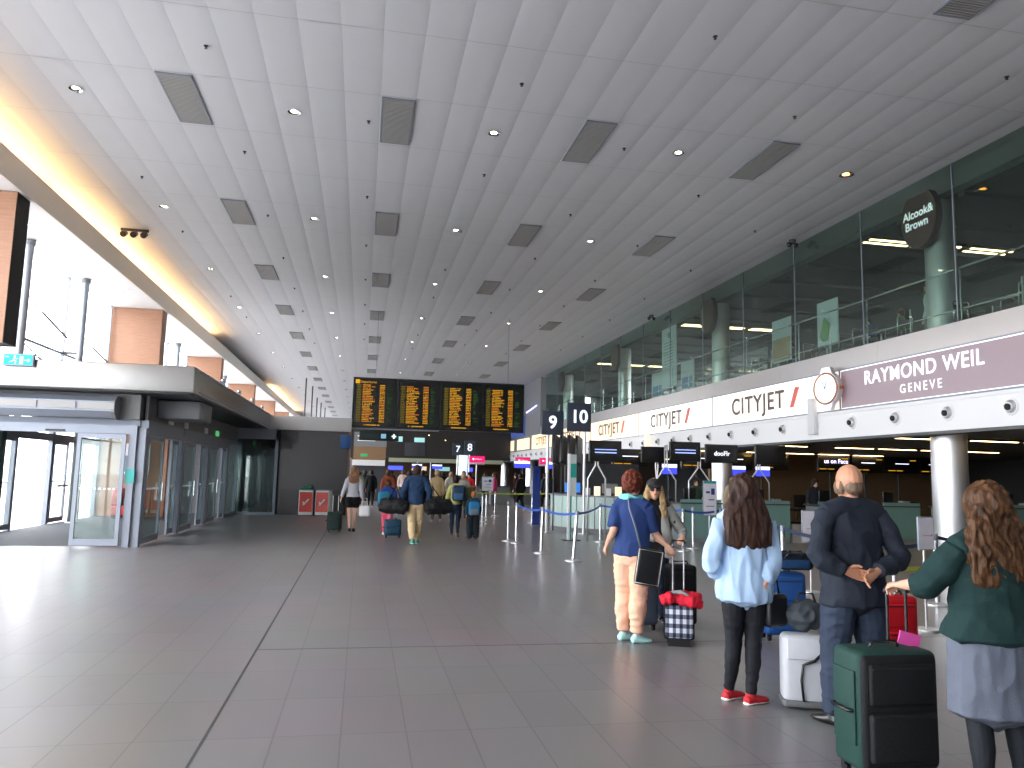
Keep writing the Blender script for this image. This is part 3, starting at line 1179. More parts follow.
# air nozzles
proto = None
for k in range(36):
    y = 8.83 + 1.545 * k
    if k < 1:
        continue
    lab = 'round chrome air nozzle, %s from the picture edge along the white band' % (ORD[k - 1] if k <= 20 else '%dth' % k)
    if proto is None:
        t = thing('air_nozzle', lab, 'air nozzle', (XW, y, 3.09), 0, 'air nozzles')
        mb = MB()
        mb.cyl((0.0, 0, 0), (-0.02, 0, 0), 0.165, 0.15, seg=24)
        mb.build('flange', M_white, t)
        mb = MB()
        mb.cyl((-0.015, 0, 0), (-0.10, -0.015, -0.01), 0.125, 0.085, seg=24)
        mb.ell((-0.04, 0, 0), (0.07, 0.12, 0.12), seg=20)
        nb = mb.build('nozzle_ball', M_steel, t)
        mb = MB()
        mb.cyl((-0.10, -0.02, -0.01), (-0.118, -0.022, -0.012), 0.062, seg=18)
        mb.build('bore', M_matblack, nb)
        proto = t
    else:
        clone(proto, lab, (XW, y, 3.09))

# clock in the shape of a wristwatch face
t = thing('wall_clock', 'big round watch shaped clock with gold and steel case between the two lightboxes', 'clock', (XW - 0.32, 17.12, 3.95), -1.38)
mb = MB()
mb.cyl((0.0, 0.18, 0), (0, 0.0, 0), 0.52, 0.52, seg=40)
mb.build('case', M_steel, t)
mb = MB()
for k in range(40):
    a = 2 * PI * k / 40
    b = 2 * PI * (k + 1) / 40
    mb.tube([(0.47 * math.cos(a), -0.01, 0.47 * math.sin(a)), (0.47 * math.cos(b), -0.01, 0.47 * math.sin(b))], 0.03, seg=6)
mb.build('gold_bezel', pmat('rose_gold', (214, 150, 110), 0.2, metal=1.0), t)
mb = MB()
mb.cyl((0, -0.005, 0), (0, -0.015, 0), 0.44, seg=40)
dl = mb.build('dial', pmat('dial_white', (235, 240, 246), 0.3, emit=(230, 238, 246), es=0.45), t)
mb = MB()
for k in range(12):
    a = 2 * PI * k / 12
    mb.tube([(0.34 * math.cos(a), -0.02, 0.34 * math.sin(a)), (0.40 * math.cos(a), -0.02, 0.40 * math.sin(a))], 0.011, seg=5)
mb.build('hour_marks', M_dkgrey, dl)
mb = MB()
mb.tube([(0, -0.025, -0.04), (0.03, -0.025, 0.22)], [0.016, 0.008], seg=5)
mb.build('hour_hand', M_dkgrey, dl)
mb = MB()
mb.tube([(0.02, -0.03, -0.04), (-0.16, -0.03, 0.28)], [0.012, 0.006], seg=5)
mb.build('minute_hand', M_dkgrey, dl)
for s in (-1, 1):
    mb = MB()
    mb.prism([(-0.26, s * 0.44), (0.26, s * 0.44), (0.17, s * 0.66), (-0.17, s * 0.66)], 'y', 0.02, 0.16)
    mb.build('strap_lug', M_steel, t)
mb = MB()
mb.cyl((0.50, 0.09, 0), (0.60, 0.09, 0), 0.05, seg=12)
mb.build('crown', pmat('gold_crown', (200, 120, 70), 0.25, metal=1.0), t)
mb = MB()
mb.box(0.1, 0.5, 0.06, 0.12, -0.05, 0.05)
mb.build('wall_bracket', M_alu, t)
# red back disc visible behind the case
mb = MB()
mb.cyl((0, 0.18, 0), (0, 0.24, 0), 0.50, 0.47, seg=40)
mb.build('back_plate', pmat('copper_back', (186, 84, 50), 0.4), t)
t.scale = (.80, .80, .80)
for k, y in enumerate((18.1, 30.0)):
    mb = MB()
    mb.box(-0.12, 0.0, -0.14, 0.14, 2.86, 3.80, bev=0.01)
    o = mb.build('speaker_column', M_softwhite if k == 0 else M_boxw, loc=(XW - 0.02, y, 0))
    tag(o, ('slim pale loudspeaker column on the white band below the clock' if k == 0 else 'slim pale loudspeaker column on the white band above the dark screens'), 'speaker')

# ------------------------------------------------------------------ columns
CY = [14.8, 25.7, 36.2, 46.9, 57.6, 68.3]
for k, y in enumerate(CY):
    t = thing('round_column', 'round steel-clad column under the mezzanine edge, %s from the camera' % ORD[k], 'column', (12.62, y, 0), 0, 'round columns')
    mb = MB()
    mb.cyl((0, 0, 0), (0, 0, 2.76), 0.36, seg=48)
    if k < 5:
        mb.cyl((0, 0, 4.75), (0, 0, 8.0), 0.32, seg=48)
    mb.build('shaft', M_column, t)
    mb = MB()
    mb.cyl((0, 0, 0), (0, 0, 0.14), 0.38, seg=40)
    mb.build('base_ring', M_dkgrey, t)
M_brown = pmat('brown_disc', (84, 46, 38), 0.5)
for k, y in enumerate(CY[:4]):
    lab = 'brown oval disc sign reading Alcook& Brown on the nearest upper column' if k == 0 else 'plain brown oval disc on the upper part of the %s column' % ORD[k]
    t = thing('disc_sign', lab, 'disc sign', (12.16, y, 7.62), 0, 'column discs')
    mb = MB()
    r_ = bmesh.ops.create_cone(mb.bm, cap_ends=True, segments=48, radius1=0.56, radius2=0.56, depth=0.16)
    bmesh.ops.transform(mb.bm, matrix=Matrix.Diagonal((1.22, 1, 1, 1)), verts=r_['verts'])
    bmesh.ops.rotate(mb.bm, verts=r_['verts'], matrix=Matrix.Rotation(PI / 2, 3, 'Y'))
    mb.build('disc', M_brown, t)
    if k == 0:
        text_mesh('Alcook&', 0.27, M_lettersign, t, faceM((-0.085, 0, 0.12), '-x'), name='lettering', ext=0.002, fat=0.004)
        text_mesh('Brown', 0.27, M_lettersign, t, faceM((-0.085, 0.05, -0.13), '-x'), name='lettering', ext=0.002, fat=0.004)

# ------------------------------------------------------------------ upper glass wall and rail
wq = MB()
for k in range(-2, 13):
    y = 13.1 + 2.93 * k
    wq.box(XW + 0.0, XW + 0.03, y - 0.012, y + 0.012, 4.87, ZC)
w = struct('window_5', wq, M_alu, label='tall frameless glass wall of the upper level')
for k in range(-2, 12):
    y = 13.1 + 2.93 * k
    mb = MB()
    mb.box(XW + 0.005, XW + 0.02, y + 0.013, y + 2.917, 4.87, ZC)
    struct('pane', mb, M_mezzglass, w)
t = thing('hand_rail', 'steel handrail with posts running along the upper glass wall', 'handrail')
mb = MB()
mb.cyl((XW + 0.14, 7, 6.0), (XW + 0.14, 49, 6.0), 0.022, seg=10)
mb.build('top_rail', M_chrome, t)
mb = MB()
mb.cyl((XW + 0.14, 7, 5.16), (XW + 0.14, 49, 5.16), 0.016, seg=10)
mb.build('lower_rail', M_chrome, t)
for k in range(-3, 25):
    y = 13.15 + 1.465 * k
    mb = MB()
    mb.cyl((XW + 0.14, y, 4.75), (XW + 0.14, y, 5.45 if k % 2 else 6.0), 0.018, seg=8)
    mb.cyl((XW + 0.02, y, 5.96), (XW + 0.14, y, 6.0), 0.012, seg=6)
    mb.build('post', M_chrome, t)

# ------------------------------------------------------------------ strip lamps
nl = 0
for lvl, z, rows in (('upper', 7.93, (17.4, 29.2, 40.8)), ('lower', 2.715, (10.4, 16.0, 21.4, 27.0, 33.0, 40.0))):
    for j, y in enumerate(rows):
        for i in range(4 if lvl == 'upper' else 5):
            if lvl == 'upper':
                x0 = 12.65 + (1.40 * i) + (0.2 if i > 1 else 0)
                if i == 3:
                    continue
            else:
                x0 = 12.0 + 1.5 * i + (0.75 if i > 0 else 0)
            lab = 'warm strip lamp, %s ceiling, %s row from the camera, %s from the hall' % (lvl, ORD[j], ORD[i] if i else 'first')
            t = thing('strip_lamp', lab, 'strip lamp', (x0, y, z), 0, lvl + ' strip lamps')
            mb = MB()
            if lvl == 'upper':
                mb.box(-0.05, 1.40, -0.25, 0.25, 0.0, 0.05)
            else:
                mb.box(-0.02, 1.37, -0.08, 0.08, 0.0, 0.04)
            mb.build('housing', M_matblack, t)
            if lvl == 'upper':
                for dy in (-0.16, 0.10):
                    mb = MB()
                    mb.box(0.02, 1.3, dy, dy + 0.08, -0.015, 0.0)
                    mb.build('tube', M_lamp, t)
            else:
                mb = MB()
                mb.box(0.02, 1.3, -0.04, 0.04, -0.012, 0.0)
                mb.build('tube', M_lamp, t)
for j in range(8):
    for i in range(2):
        t = thing('downlight', 'small downlight in the lower ceiling, %s from the camera in the %s line' % (ORD[j], ['hall side', 'inner'][i]), 'downlight',
                  (12.3 + 1.9 * i, 12.2 + 2.9 * j, 2.755), 0, 'lower ceiling downlights')
        mb = MB()
        bmesh.ops.create_cone(mb.bm, cap_ends=False, segments=16, radius1=0.09, radius2=0.055, depth=0.02)
        mb.build('trim_ring', M_chrome, t)
        mb = MB()
        mb.cyl((0, 0, 0.0), (0, 0, 0.008), 0.05, seg=12)
        mb.build('lamp', M_spot, t)

# ------------------------------------------------------------------ far end of the hall
M_shopdark = pmat('far_dark_cladding', (40, 36, 34), .6, var=.3, scale=.5)
M_shopbrown = pmat('far_brown_cladding', (84, 62, 44), .6, var=.2, scale=1)
mb = MB()
mb.box(-.9, XW + .3, 60, 60.3, 2.75, ZC)
mb.box(-.9, XW + .3, 60.3, 100, 2.75, 2.9)
struct('wall_crossing', mb, M_shopdark, label='dark bulkhead crossing the far end of the hall')
mb = MB()
mb.box(-.9, 26, 80, 80.3, 0, 2.75)
struct('wall_far_shops', mb, M_shopbrown, label='brown far wall below the dark bulkhead')
mb = MB()
mb.box(-8.8, -.9, 92, 92.3, 0, 5.0)
struct('wall_far_left', mb, M_midgrey)
mb = MB()
mb.box(26, 26.2, 60, 100, 0, 2.8)
struct('wall_right_low', mb, M_mezzwall)
M_cyan = pmat('pale_cyan_lit', (150, 190, 190), .5, emit=(150, 200, 200), es=.5)
for k, (x0, x1, z0, z1, m, lab) in enumerate(((2.5, 3.0, 4.0, 4.4, M_cyan, 'small pale cyan lit panel on the dark bulkhead, left one'),
                                              (3.9, 4.7, 4.0, 4.35, M_cyan, 'small pale cyan lit panel on the dark bulkhead, right one'),
                                              (3.2, 4.75, 2.95, 3.95, M_dkgrey, 'smoky grey screen on the dark bulkhead under the cyan panels'))):
    mb = MB()
    mb.box(x0, x1, 59.9, 59.98, z0, z1, bev=.01)
    o = mb.build('wall_panel', m)
    tag(o, lab, 'panel')
mb = MB()
mb.box(2.0, 10.9, 59.85, 59.98, 2.45, 2.75)
o = mb.build('shop_fascia', pmat('pale_green_fascia', (170, 176, 150), .5))
tag(o, 'pale green shop fascia strip along the foot of the dark bulkhead', 'fascia')
for k in range(3, 6):
    t = thing('far_lamp', 'small warm spot lamp under the far bulkhead, %s from left' % ['', '', '', 'first', 'second', 'third', 'fourth', 'fifth', 'sixth', 'seventh', 'eighth', 'ninth'][k], 'lamp', (-.2 + 1.3 * k, 59.8, 4.9 - .35 * (k % 3)), 0, 'far spot lamps')
    mb = MB()
    mb.box(-.05, .05, -.02, .2, -.03, .05)
    mb.build('bracket', M_black, t)
    mb = MB()
    mb.ell((0, -.05, 0), (.035, .035, .035), seg=10)
    mb.build('bulb', M_lamp, t)
for k in range(5):
    mb = MB()
    mb.box(-.75, .75, -.05, .05, -.2, .2, bev=.01)
    o = mb.build('shop_screen', [M_cyan, M_boxw, pmat('blue_lit', (60, 70, 220), .4, emit=(70, 80, 240), es=1.1)][(k * 2) % 3], loc=(1.0 + 2.4 * k, 79.945, 2.1))
    tag(o, 'distant lit shop sign below the dark bulkhead, %s from left' % ['first', 'second', 'third', 'fourth', 'fifth'][k], 'sign', 'distant shop signs')

t = thing('information_kiosk', 'brown and white kiosk beyond the walking girl with a small green exit mark', 'kiosk', (0, 45, 0))
mb = MB()
mb.box(-.5, 1.35, 0, 2.4, 3.08, 3.9)
mb.build('upper_panel', M_midgrey, t)
mb = MB()
mb.box(-.5, 1.33, 0.0, 2.4, 2.32, 3.08)
mb.build('wood_panel', M_wood2, t)
mb = MB()
mb.box(-.55, 1.3, -.03, 2.4, 2.0, 2.32)
mb.build('white_band', M_white, t)
mb = MB()
mb.box(-.5, 1.3, .3, 2.4, 0, 2.0)
mb.build('base_body', M_dkgrey, t)
mb = MB()
mb.box(-.1, .3, -.03, 0, 2.5, 2.66)
mb.build('exit_mark', M_green, t)
mb = MB()
mb.box(-.3, .9, -.01, 0, 3.65, 3.7)
mb.box(-.3, .7, -.01, 0, 3.4, 3.45)
mb.build('grey_lines', M_lettersign, t)
mb = MB()
mb.box(-.2, .2, -.02, .0, -.25, .25, bev=.006)
o = mb.build('projecting_sign', pmat('blue_sign', (30, 86, 150), .4), loc=(-.65, 29.96, 2.75))
tag(o, 'small blue sign at the right end of the dark polished wall', 'sign')


# ------------------------------------------------------------------ number signs of the islands
def number_sign(lab, x, y, z0, w, h, txt, yaw=0.0, pole_x=None, size=.5):
    t = thing('number_sign', lab, 'number sign', (x, y, 0), yaw, 'island number signs')
    mb = MB()
    mb.box(-w / 2, w / 2, -.04, .04, z0, z0 + h, bev=.006)
    bd = mb.build('board', M_navy, t)
    text_mesh(txt, size, M_lettersign, bd, faceM((0.0, -.044, z0 + h * .5), '-y'), name='numeral', ext=.003, fat=.012)
    mb = MB()
    px = 0 if pole_x is None else pole_x
    mb.cyl((px, .07, 0), (px, .07, z0 + h * .9), .045, seg=14)
    mb.build('pole', M_steel, t)
    mb = MB()
    mb.cyl((px, .07, 0), (px, .07, .02), .16, seg=20)
    mb.build('base', M_steel, t)
    return t


number_sign('dark square sign with white number 10 on a steel pole above the round desk', 6.20, 21.8, 2.96, .72, .84, '10', pole_x=.20, size=.52)
number_sign('dark square sign with white number 9 beside the number 10 sign', 5.53, 22.3, 2.86, .66, .72, '9', pole_x=-.12, size=.52)
number_sign('small distant sign with white number 8', 6.87, 50.0, 2.9, .74, .9, '8', size=.66)
number_sign('small distant sign with white number 7 left of the 8', 6.14, 50.4, 2.85, .68, .8, '7', size=.56)
number_sign('tiny distant sign with white number 6', 6.1, 70.0, 2.75, .95, 1.0, '6', size=.75)
number_sign('tiny distant sign with white number 4 nearest the departures board foot', 4.9, 71.0, 2.3, .7, .85, '4', size=.62)
mb = MB()
mb.box(-.28, .28, -.1, .1, 1.55, 2.85, bev=.02)
mb.box(-.04, .04, -.04, .04, 0, 1.55)
o = mb.build('lit_column', pmat('lit_white_panel', (240, 246, 250), .4, emit=(225, 240, 250), es=.45), loc=(6.42, 49.7, 0))
tag(o, 'white lit panel standing below the number 8 sign', 'light panel')

# ------------------------------------------------------------------ round help desk
M_mint = pmat('mint_glass_panel', (204, 228, 222), .25, var=.03, coat=.4)
DC = (7.45, 23.45)
t = thing('help_desk', 'curved help desk of pale mint glass panels beneath the number 9 and 10 signs', 'desk', (DC[0], DC[1], 0))
R_ = 1.62
a0, a1, N = math.radians(125), math.radians(305), 9


def arc_slab(mb, r0, r1, aa, ab, z0, z1, n=6):
    P_ = [(r0 * math.cos(aa + (ab - aa) * i / n), r0 * math.sin(aa + (ab - aa) * i / n)) for i in range(n + 1)]
    Q_ = [(r1 * math.cos(aa + (ab - aa) * i / n), r1 * math.sin(aa + (ab - aa) * i / n)) for i in range(n + 1)]
    mb.prism(P_ + Q_[::-1], 'z', z0, z1)


for k in range(N):
    aa = a0 + (a1 - a0) * k / N + .008
    ab = a0 + (a1 - a0) * (k + 1) / N - .008
    mb = MB()
    arc_slab(mb, R_ - .03, R_, aa, ab, .14, 1.06)
    mb.build('front_panel', M_mint, t)
mb = MB()
arc_slab(mb, R_ - .10, R_ - .05, a0, a1, 0, .98, 24)
arc_slab(mb, R_ - .05, R_ + .01, a0, a1, 0.0, .13, 24)
mb.build('plinth', M_midgrey, t)
mb = MB()
arc_slab(mb, R_ - .50, R_ + .03, a0, a1, 1.065, 1.10, 24)
mb.build('worktop', M_alu, t)
for k, (a, lab, scr) in enumerate(((math.radians(212), 'monitor with bright blue back on the left part of the round desk', 1), (math.radians(262), 'pale monitor on the right part of the round desk', 0))):
    x, y = DC[0] + (R_ - .25) * math.cos(a), DC[1] + (R_ - .25) * math.sin(a)
    tt = thing('monitor', lab, 'monitor', (x, y, 1.102), 0.0)
    mb = MB()
    mb.box(-.24, .24, -.02, .02, .07, .36, bev=.01)
    mb.build('screen', pmat('blue_monitor', (60, 130, 220), .4, emit=(60, 130, 220), es=.4) if scr else M_midgrey, tt)
    mb = MB()
    mb.cyl((0, 0.02, 0), (0, 0.02, .012), .1, seg=16)
    mb.cyl((0, .02, 0), (0, .02, .16), .02, seg=8)
    mb.build('stand', M_black, tt)
for k in range(4):
    a = math.radians(235 + 12 * k)
    mb = MB()
    mb.box(-.09, .09, -.05, .05, 0, .22 + .05 * (k % 2), bev=.005)
    o = mb.build('leaflet_box', [M_white, M_boxw][k % 2], loc=(DC[0] + (R_ - .12) * math.cos(a), DC[1] + (R_ - .12) * math.sin(a), 1.102))
    o.rotation_euler = (0, 0, a + PI / 2)
    tag(o, 'small pale leaflet holder on the round desk, %s from left' % ['first', 'second', 'third', 'fourth'][k], 'leaflet holder', 'leaflet holders')
mb = MB()
mb.box(-1.3, 1.3, -.04, .04, 0, 2.1)
o = mb.build('desk_screen_wall', M_dkgrey, loc=(8.0, 25.2, 0))
tag(o, 'dark grey partition standing behind the round help desk', 'partition')

# hanging slatted screens above the desk
for k in range(4):
    t = thing('flight_screen', 'tall dark screen seen edge-on above the help desk, %s from left' % ['first', 'second', 'third', 'fourth'][k], 'screen', (5.86 + .28 * k, 23.2 + .12 * k, 0), 1.05, 'edge-on screens')
    mb = MB()
    mb.box(-.34, .34, -.04, .04, 2.03, 2.90, bev=.01)
    bmesh.ops.rotate(mb.bm, verts=mb.bm.verts, cent=(0, 0, 2.4), matrix=Matrix.Rotation(.12, 3, 'Y'))
    mb.build('housing', M_black, t)
    mb = MB()
    mb.box(-.31, .31, -.046, -.042, 2.07, 2.86)
    bmesh.ops.rotate(mb.bm, verts=mb.bm.verts, cent=(0, 0, 2.4), matrix=Matrix.Rotation(.12, 3, 'Y'))
    mb.build('panel', M_midgrey, t)
    mb = MB()
    mb.cyl((0, .05, 0), (0, .05, 2.1), .02, seg=8)
    mb.build('pole', M_dkgrey, t)
# totem and blue roll-up
t = thing('totem', 'slim white and teal totem in front of the help desk', 'totem', (5.40, 19.6, 0), 0)
mb = MB()
mb.box(-.11, -.04, -.03, .03, 0.02, 2.24, bev=.005)
mb.build('white_edge', M_white, t)
mb = MB()
mb.box(-.04, .12, -.02, .02, 1.15, 2.22)
mb.build('panel', pmat('pale_totem_panel', (188, 196, 192), .4), t)
mb = MB()
mb.box(-.04, .115, -.028, -.02, 1.62, 1.98)
mb.box(-.04, .0, -.02, .02, .02, 1.15)
mb.build('teal_block', pmat('totem_teal', (40, 150, 136), .4), t)
mb = MB()
mb.box(-.22, .22, -.16, .16, 0, .02)
mb.build('base', M_dkgrey, t)
t = thing('roll_up_banner', 'tall narrow blue banner stand left of the round help desk', 'banner stand', (5.66, 24.9, 0), 0.2)
mb = MB()
mb.box(-.13, .13, -.012, .012, .04, 1.95)
mb.build('sheet', pmat('blue_rollup', (34, 60, 140), .5), t)
mb = MB()
mb.box(-.15, .15, -.10, .10, 0, .05, bev=.01)
mb.build('base', M_alu, t)


# ------------------------------------------------------------------ check-in counters with splayed screen supports
def screen_support(lab, x, y, z0, z1, w, txt=None, back=False, dx=.32, yaw=0.0, tm=None, apex=None, foot=1.036):
    t = thing('counter_screen', lab, 'screen', (x, y, 0), yaw, 'counter screens')
    mb = MB()
    mb.box(-w / 2, w / 2, -.05, .05, z0, z1, bev=.012)
    hs = mb.build('housing', M_black, t)
    if not back:
        mb = MB()
        mb.box(-w / 2 + .03, w / 2 - .03, -.056, -.051, z0 + .03, z1 - .03)
        mb.build('display', pmat('display_black', (12, 14, 18), .2), hs)
    if txt:
        text_mesh(txt, .17, tm or M_lettersign, hs, faceM((0, -.058, (z0 + z1) / 2), '-y'), name='lettering', ext=.002, fat=.004)
    elif not back:
        mb = MB()
        mb.box(-w * .34, w * .34, -.06, -.056, (z0 + z1) / 2 + .03, (z0 + z1) / 2 + .055)
        mb.box(-w * .34, w * .34, -.06, -.056, (z0 + z1) / 2 - .05, (z0 + z1) / 2 - .02)
        mb.build('text_line', pmat('blue_white_line', (150, 170, 230), .4, emit=(150, 170, 240), es=.7), hs)
    ax = -w / 2 + .12 if apex is None else apex
    za = 1.95
    for s in (-1, 1):
        mb = MB()
        mb.tube([(ax + s * .03, .08, z1 - .1), (ax + s * .035, .08, za), (ax + s * dx, .08, 1.60), (ax + s * dx, .08, foot)], .022, seg=8)
        mb.build('support_leg', M_steel, t)
    return t


screen_support('black screen with two lines of small text left of the white-lit column', 6.27, 19.5, 2.05, 2.60, .88, apex=-.2, dx=.24, foot=0.0)
screen_support('black screen seen from behind between the lit text screens', 7.75, 19.9, 2.08, 2.50, .66, back=True, apex=.15, dx=.0, foot=0.0)
screen_support('black screen with two blue-white text lines below the third air nozzle group', 8.50, 19.5, 2.12, 2.64, .86, apex=-.50, dx=.28)
screen_support('black screen reading dooFlr in white', 9.55, 19.5, 2.10, 2.60, .92, txt='dooFlr', apex=-.60, dx=.30)
screen_support('dark blank screen above the counters right of the lettered one', 11.0, 19.5, 2.10, 2.62, .9, back=True, apex=-.3, dx=.3)
M_countergrey = pmat('counter_grey', (120, 126, 128), .5)
for k in range(6):
    x = 8.3 + 2.0 * k
    t = thing('checkin_counter', 'mint fronted check-in counter behind the queue, %s from left' % ['first', 'second', 'third', 'fourth', 'fifth', 'sixth'][k], 'counter', (x, 19.3, 0), 0, 'check-in counters')
    mb = MB()
    mb.box(0, 1.15, .03, .62, 0, .98)
    mb.build('body', M_countergrey, t)
    mb = MB()
    mb.box(0.0, 1.15, 0, .02, .12, 1.12)
    mb.build('front_panel', pmat('mint_front', (110, 146, 140), .3, coat=.3), t)
    mb = MB()
    mb.box(-.03, 1.18, -.03, .68, 1.0, 1.035)
    mb.build('worktop', M_dkgrey, t)
    mb = MB()
    mb.box(1.22, 1.90, .1, 1.2, .25, .42, bev=.02)
    mb.box(1.22, 1.90, .02, .1, 0, .5)
    mb.build('bag_scale', M_steel, t)
    tt = thing('monitor', 'black monitor on the check-in counter, %s from left' % ['first', 'second', 'third', 'fourth', 'fifth', 'sixth'][k], 'monitor', (x + .4, 19.65, 1.037), .3, 'counter monitors')
    mb = MB()
    mb.box(-.21, .21, -.02, .02, .08, .38, bev=.01)
    mb.build('screen', M_black, tt)
    mb = MB()
    mb.cyl((0, .0, 0), (0, .0, .012), .1, seg=16)
    mb.cyl((0, .03, 0), (0, .03, .2), .02, seg=8)
    mb.build('stand', M_black, tt)
    mb = MB()
    mb.box(-.12, .12, -.1, .1, 0, .13, bev=.015)
    mb.box(-.08, .08, -.13, -.1, .05, .09)
    o = mb.build('ticket_printer', M_alu, loc=(x + .9, 19.62, 1.037))
    tag(o, 'small pale printer on the check-in counter, %s from left' % ['first', 'second', 'third', 'fourth', 'fifth', 'sixth'][k], 'printer', 'counter printers')
mb = MB()
mb.box(8.3, 20.3, 22.4, 23.2, 0, .35)
mb.box(8.3, 20.3, 22.45, 23.15, .35, .40)
o = mb.build('baggage_belt', M_black)
tag(o, 'black baggage conveyor running behind the check-in counters', 'conveyor')

# rear bank of black screens and blue monitors
M_bluemon = pmat('blue_screen_lit', (60, 70, 220), .3, emit=(64, 76, 235), es=.7)
M_whitelit = pmat('white_screen_lit', (220, 225, 250), .3, emit=(220, 226, 250), es=1.0)
n = 0
for k, (x, wtxt) in enumerate(((9.0, None), (11.7, None), (13.2, None), (14.7, None), (17.3, 'us on Face'), (18.8, None), (20.3, None), (21.8, None))):
    t = thing('rear_screen', ('black rear screen reading us on Face' if wtxt else 'black rear screen in the bank behind the counters, %s from left' % ['first', 'second', 'third', 'fourth', '', 'fifth', 'sixth', 'seventh'][k]),
              'screen', (x + .7, 27.2, 0), 0, 'rear screens')
    mb = MB()
    mb.box(-.68, .68, -.05, .12, 2.05, 2.70, bev=.01)
    mb.build('housing', M_black, t)
    if wtxt:
        text_mesh(wtxt, .24, pmat('lilac_letters', (200, 196, 250), .4, emit=(205, 200, 255), es=1.2), t, faceM((.1, -.06, 2.46), '-y'), ext=.002, fat=.004)
    else:
        mb = MB()
        mb.box(-.3, .3, -.055, -.05, 2.42, 2.45)
        mb.build('text_line', M_whitelit, t)
    mb = MB()
    mb.box(-.62, -.30, -.056, -.05, 2.15, 2.175)
    mb.box(-.25, .02, -.056, -.05, 2.15, 2.175)
    mb.box(.35, .62, -.056, -.05, 2.56, 2.585)
    mb.build('amber_line', M_amb1, t)
    mb = MB()
    mb.cyl((0, .2, 0), (0, .2, 2.7), .035, seg=10)
    mb.build('pole', M_dkgrey, t)
for k, (x, y) in enumerate(((10.75, 26.0), (13.5, 26.2), (14.35, 26.0), (8.3, 40.0), (10.2, 40.2), (4.6, 66), (6.3, 66))):
    z = 1.98 if k < 3 else 2.2
    sc_ = 1.0 if k < 3 else 1.5
    t = thing('blue_monitor', 'glowing blue and white monitor beyond the counters, %s' % ['left of the two', 'beside the second column', 'right of the column', 'far island left', 'far island right', 'very far left', 'very far right'][k], 'monitor', (x, y, 0), 0, 'blue monitors')
    mb = MB()
    mb.box(-.30 * sc_, .30 * sc_, -.02, .04, z - .19, z + .2, bev=.006)
    mb.build('housing', M_black, t)
    mb = MB()
    mb.box(-.28 * sc_, .28 * sc_, -.026, -.02, z - .17, z + .06)
    mb.build('blue_field', M_bluemon, t)
    mb = MB()
    mb.box(-.28 * sc_, .28 * sc_, -.026, -.02, z + .06, z + .18)
    mb.build('white_field', M_whitelit, t)
    mb = MB()
    mb.cyl((0, .08, 0), (0, .08, z), .03, seg=8)
    mb.build('pole', M_dkgrey, t)
mb = MB()
mb.box(14.2, 26, 30, 30.2, 0, 2.76)
struct('wall_checkin_brown', mb, pmat('brown_backwall', (132, 106, 78), .6, var=.12, scale=1.5), label='brown rear wall of the check-in hall')
mb = MB()
mb.box(9.0, 14.2, 36, 36.2, 0, 2.76)
struct('wall_checkin_dark', mb, M_shopdark)
for k, x in enumerate((15.2, 17.0, 19.4, 21.4)):
    mb = MB()
    mb.box(-.35, .35, -.05, 0, -.12, .12, bev=.01)
    o = mb.build('wall_lamp', M_amb1 if k % 2 else M_green, loc=(x, 29.99, 2.35))
    o.scale = (.6, 1, .5)
    tag(o, 'small lit sign high on the brown rear wall, %s from left' % ['first', 'second', 'third', 'fourth'][k], 'sign', 'rear wall lights')
for k, (x, y, rz) in enumerate(((15.4, 28.7, .3), (17.4, 28.8, -.2), (19.0, 21.4, .1), (16.8, 21.6, 0))):
    t = thing('office_chair', 'dark office chair behind the counters, %s' % ['by the brown wall left', 'by the brown wall right', 'at the sixth counter', 'at the fifth counter'][k], 'chair', (x, y, 0), rz, 'office chairs')
    mb = MB()
    mb.box(-.25, .25, -.25, .25, .46, .54, bev=.03)
    mb.build('seat', M_matblack, t)
    mb = MB()
    mb.box(-.24, .24, -.30, -.24, .62, 1.12, bev=.03)
    mb.build('backrest', M_matblack, t)
    mb = MB()
    mb.cyl((0, 0, .08), (0, 0, .46), .03, seg=10)
    mb.tube([(0, -.2, .5), (0, -.30, .55), (0, -.29, .7)], .018, seg=6)
    for q in range(5):
        a = q * 2 * PI / 5
        mb.tube([(0, 0, .10), (.28 * math.cos(a), .28 * math.sin(a), .06)], .018, seg=6)
        mb.ell((.28 * math.cos(a), .28 * math.sin(a), .03), (.03, .03, .03), seg=8)
    mb.build('base', M_black, t)

# far island: magenta screens over the counters
M_mag = pmat('magenta_screen', (226, 30, 110), .4, emit=(226, 30, 110), es=.4)
for k, x in enumerate((6.18, 8.74, 10.1)):
    t = thing('magenta_screen', 'magenta and white screen over the far counters, %s from left' % ['first', 'second', 'third'][k], 'screen', (x, 42.0, 0), 0, 'magenta screens')
    mb = MB()
    mb.box(-.43, .43, -.04, .04, 2.18, 2.64, bev=.01)
    mb.build('housing', M_white, t)
    mb = MB()
    mb.box(-.43, .43, -.05, -.04, 2.28, 2.64)
    mb.build('magenta_field', M_mag, t)
    mb = MB()
    mb.ell((-.2, -.05, 2.47), (.06, .006, .05), seg=10)
    mb.tube([(-.12, -.052, 2.47), (.0, -.052, 2.48), (.1, -.052, 2.46), (.26, -.052, 2.47)], .016, seg=6)
    mb.build('white_mark', M_lettersign, t)
    mb = MB()
    mb.cyl((0, .08, 0), (0, .08, 2.3), .035, seg=8)
    mb.build('pole', M_steel, t)
for k in range(5):
    t = thing('checkin_counter', 'grey far check-in counter under the magenta screens, %s from left' % ['first', 'second', 'third', 'fourth', 'fifth'][k], 'counter', (5.5 + 1.6 * k, 42.6, 0), 0, 'far check-in counters')
    mb = MB()
    mb.box(0, 1.1, .03, .6, 0, .98)
    mb.build('body', M_countergrey, t)
    mb = MB()
    mb.box(-.03, 1.13, -.03, .65, .98, 1.03)
    mb.build('worktop', M_dkgrey, t)

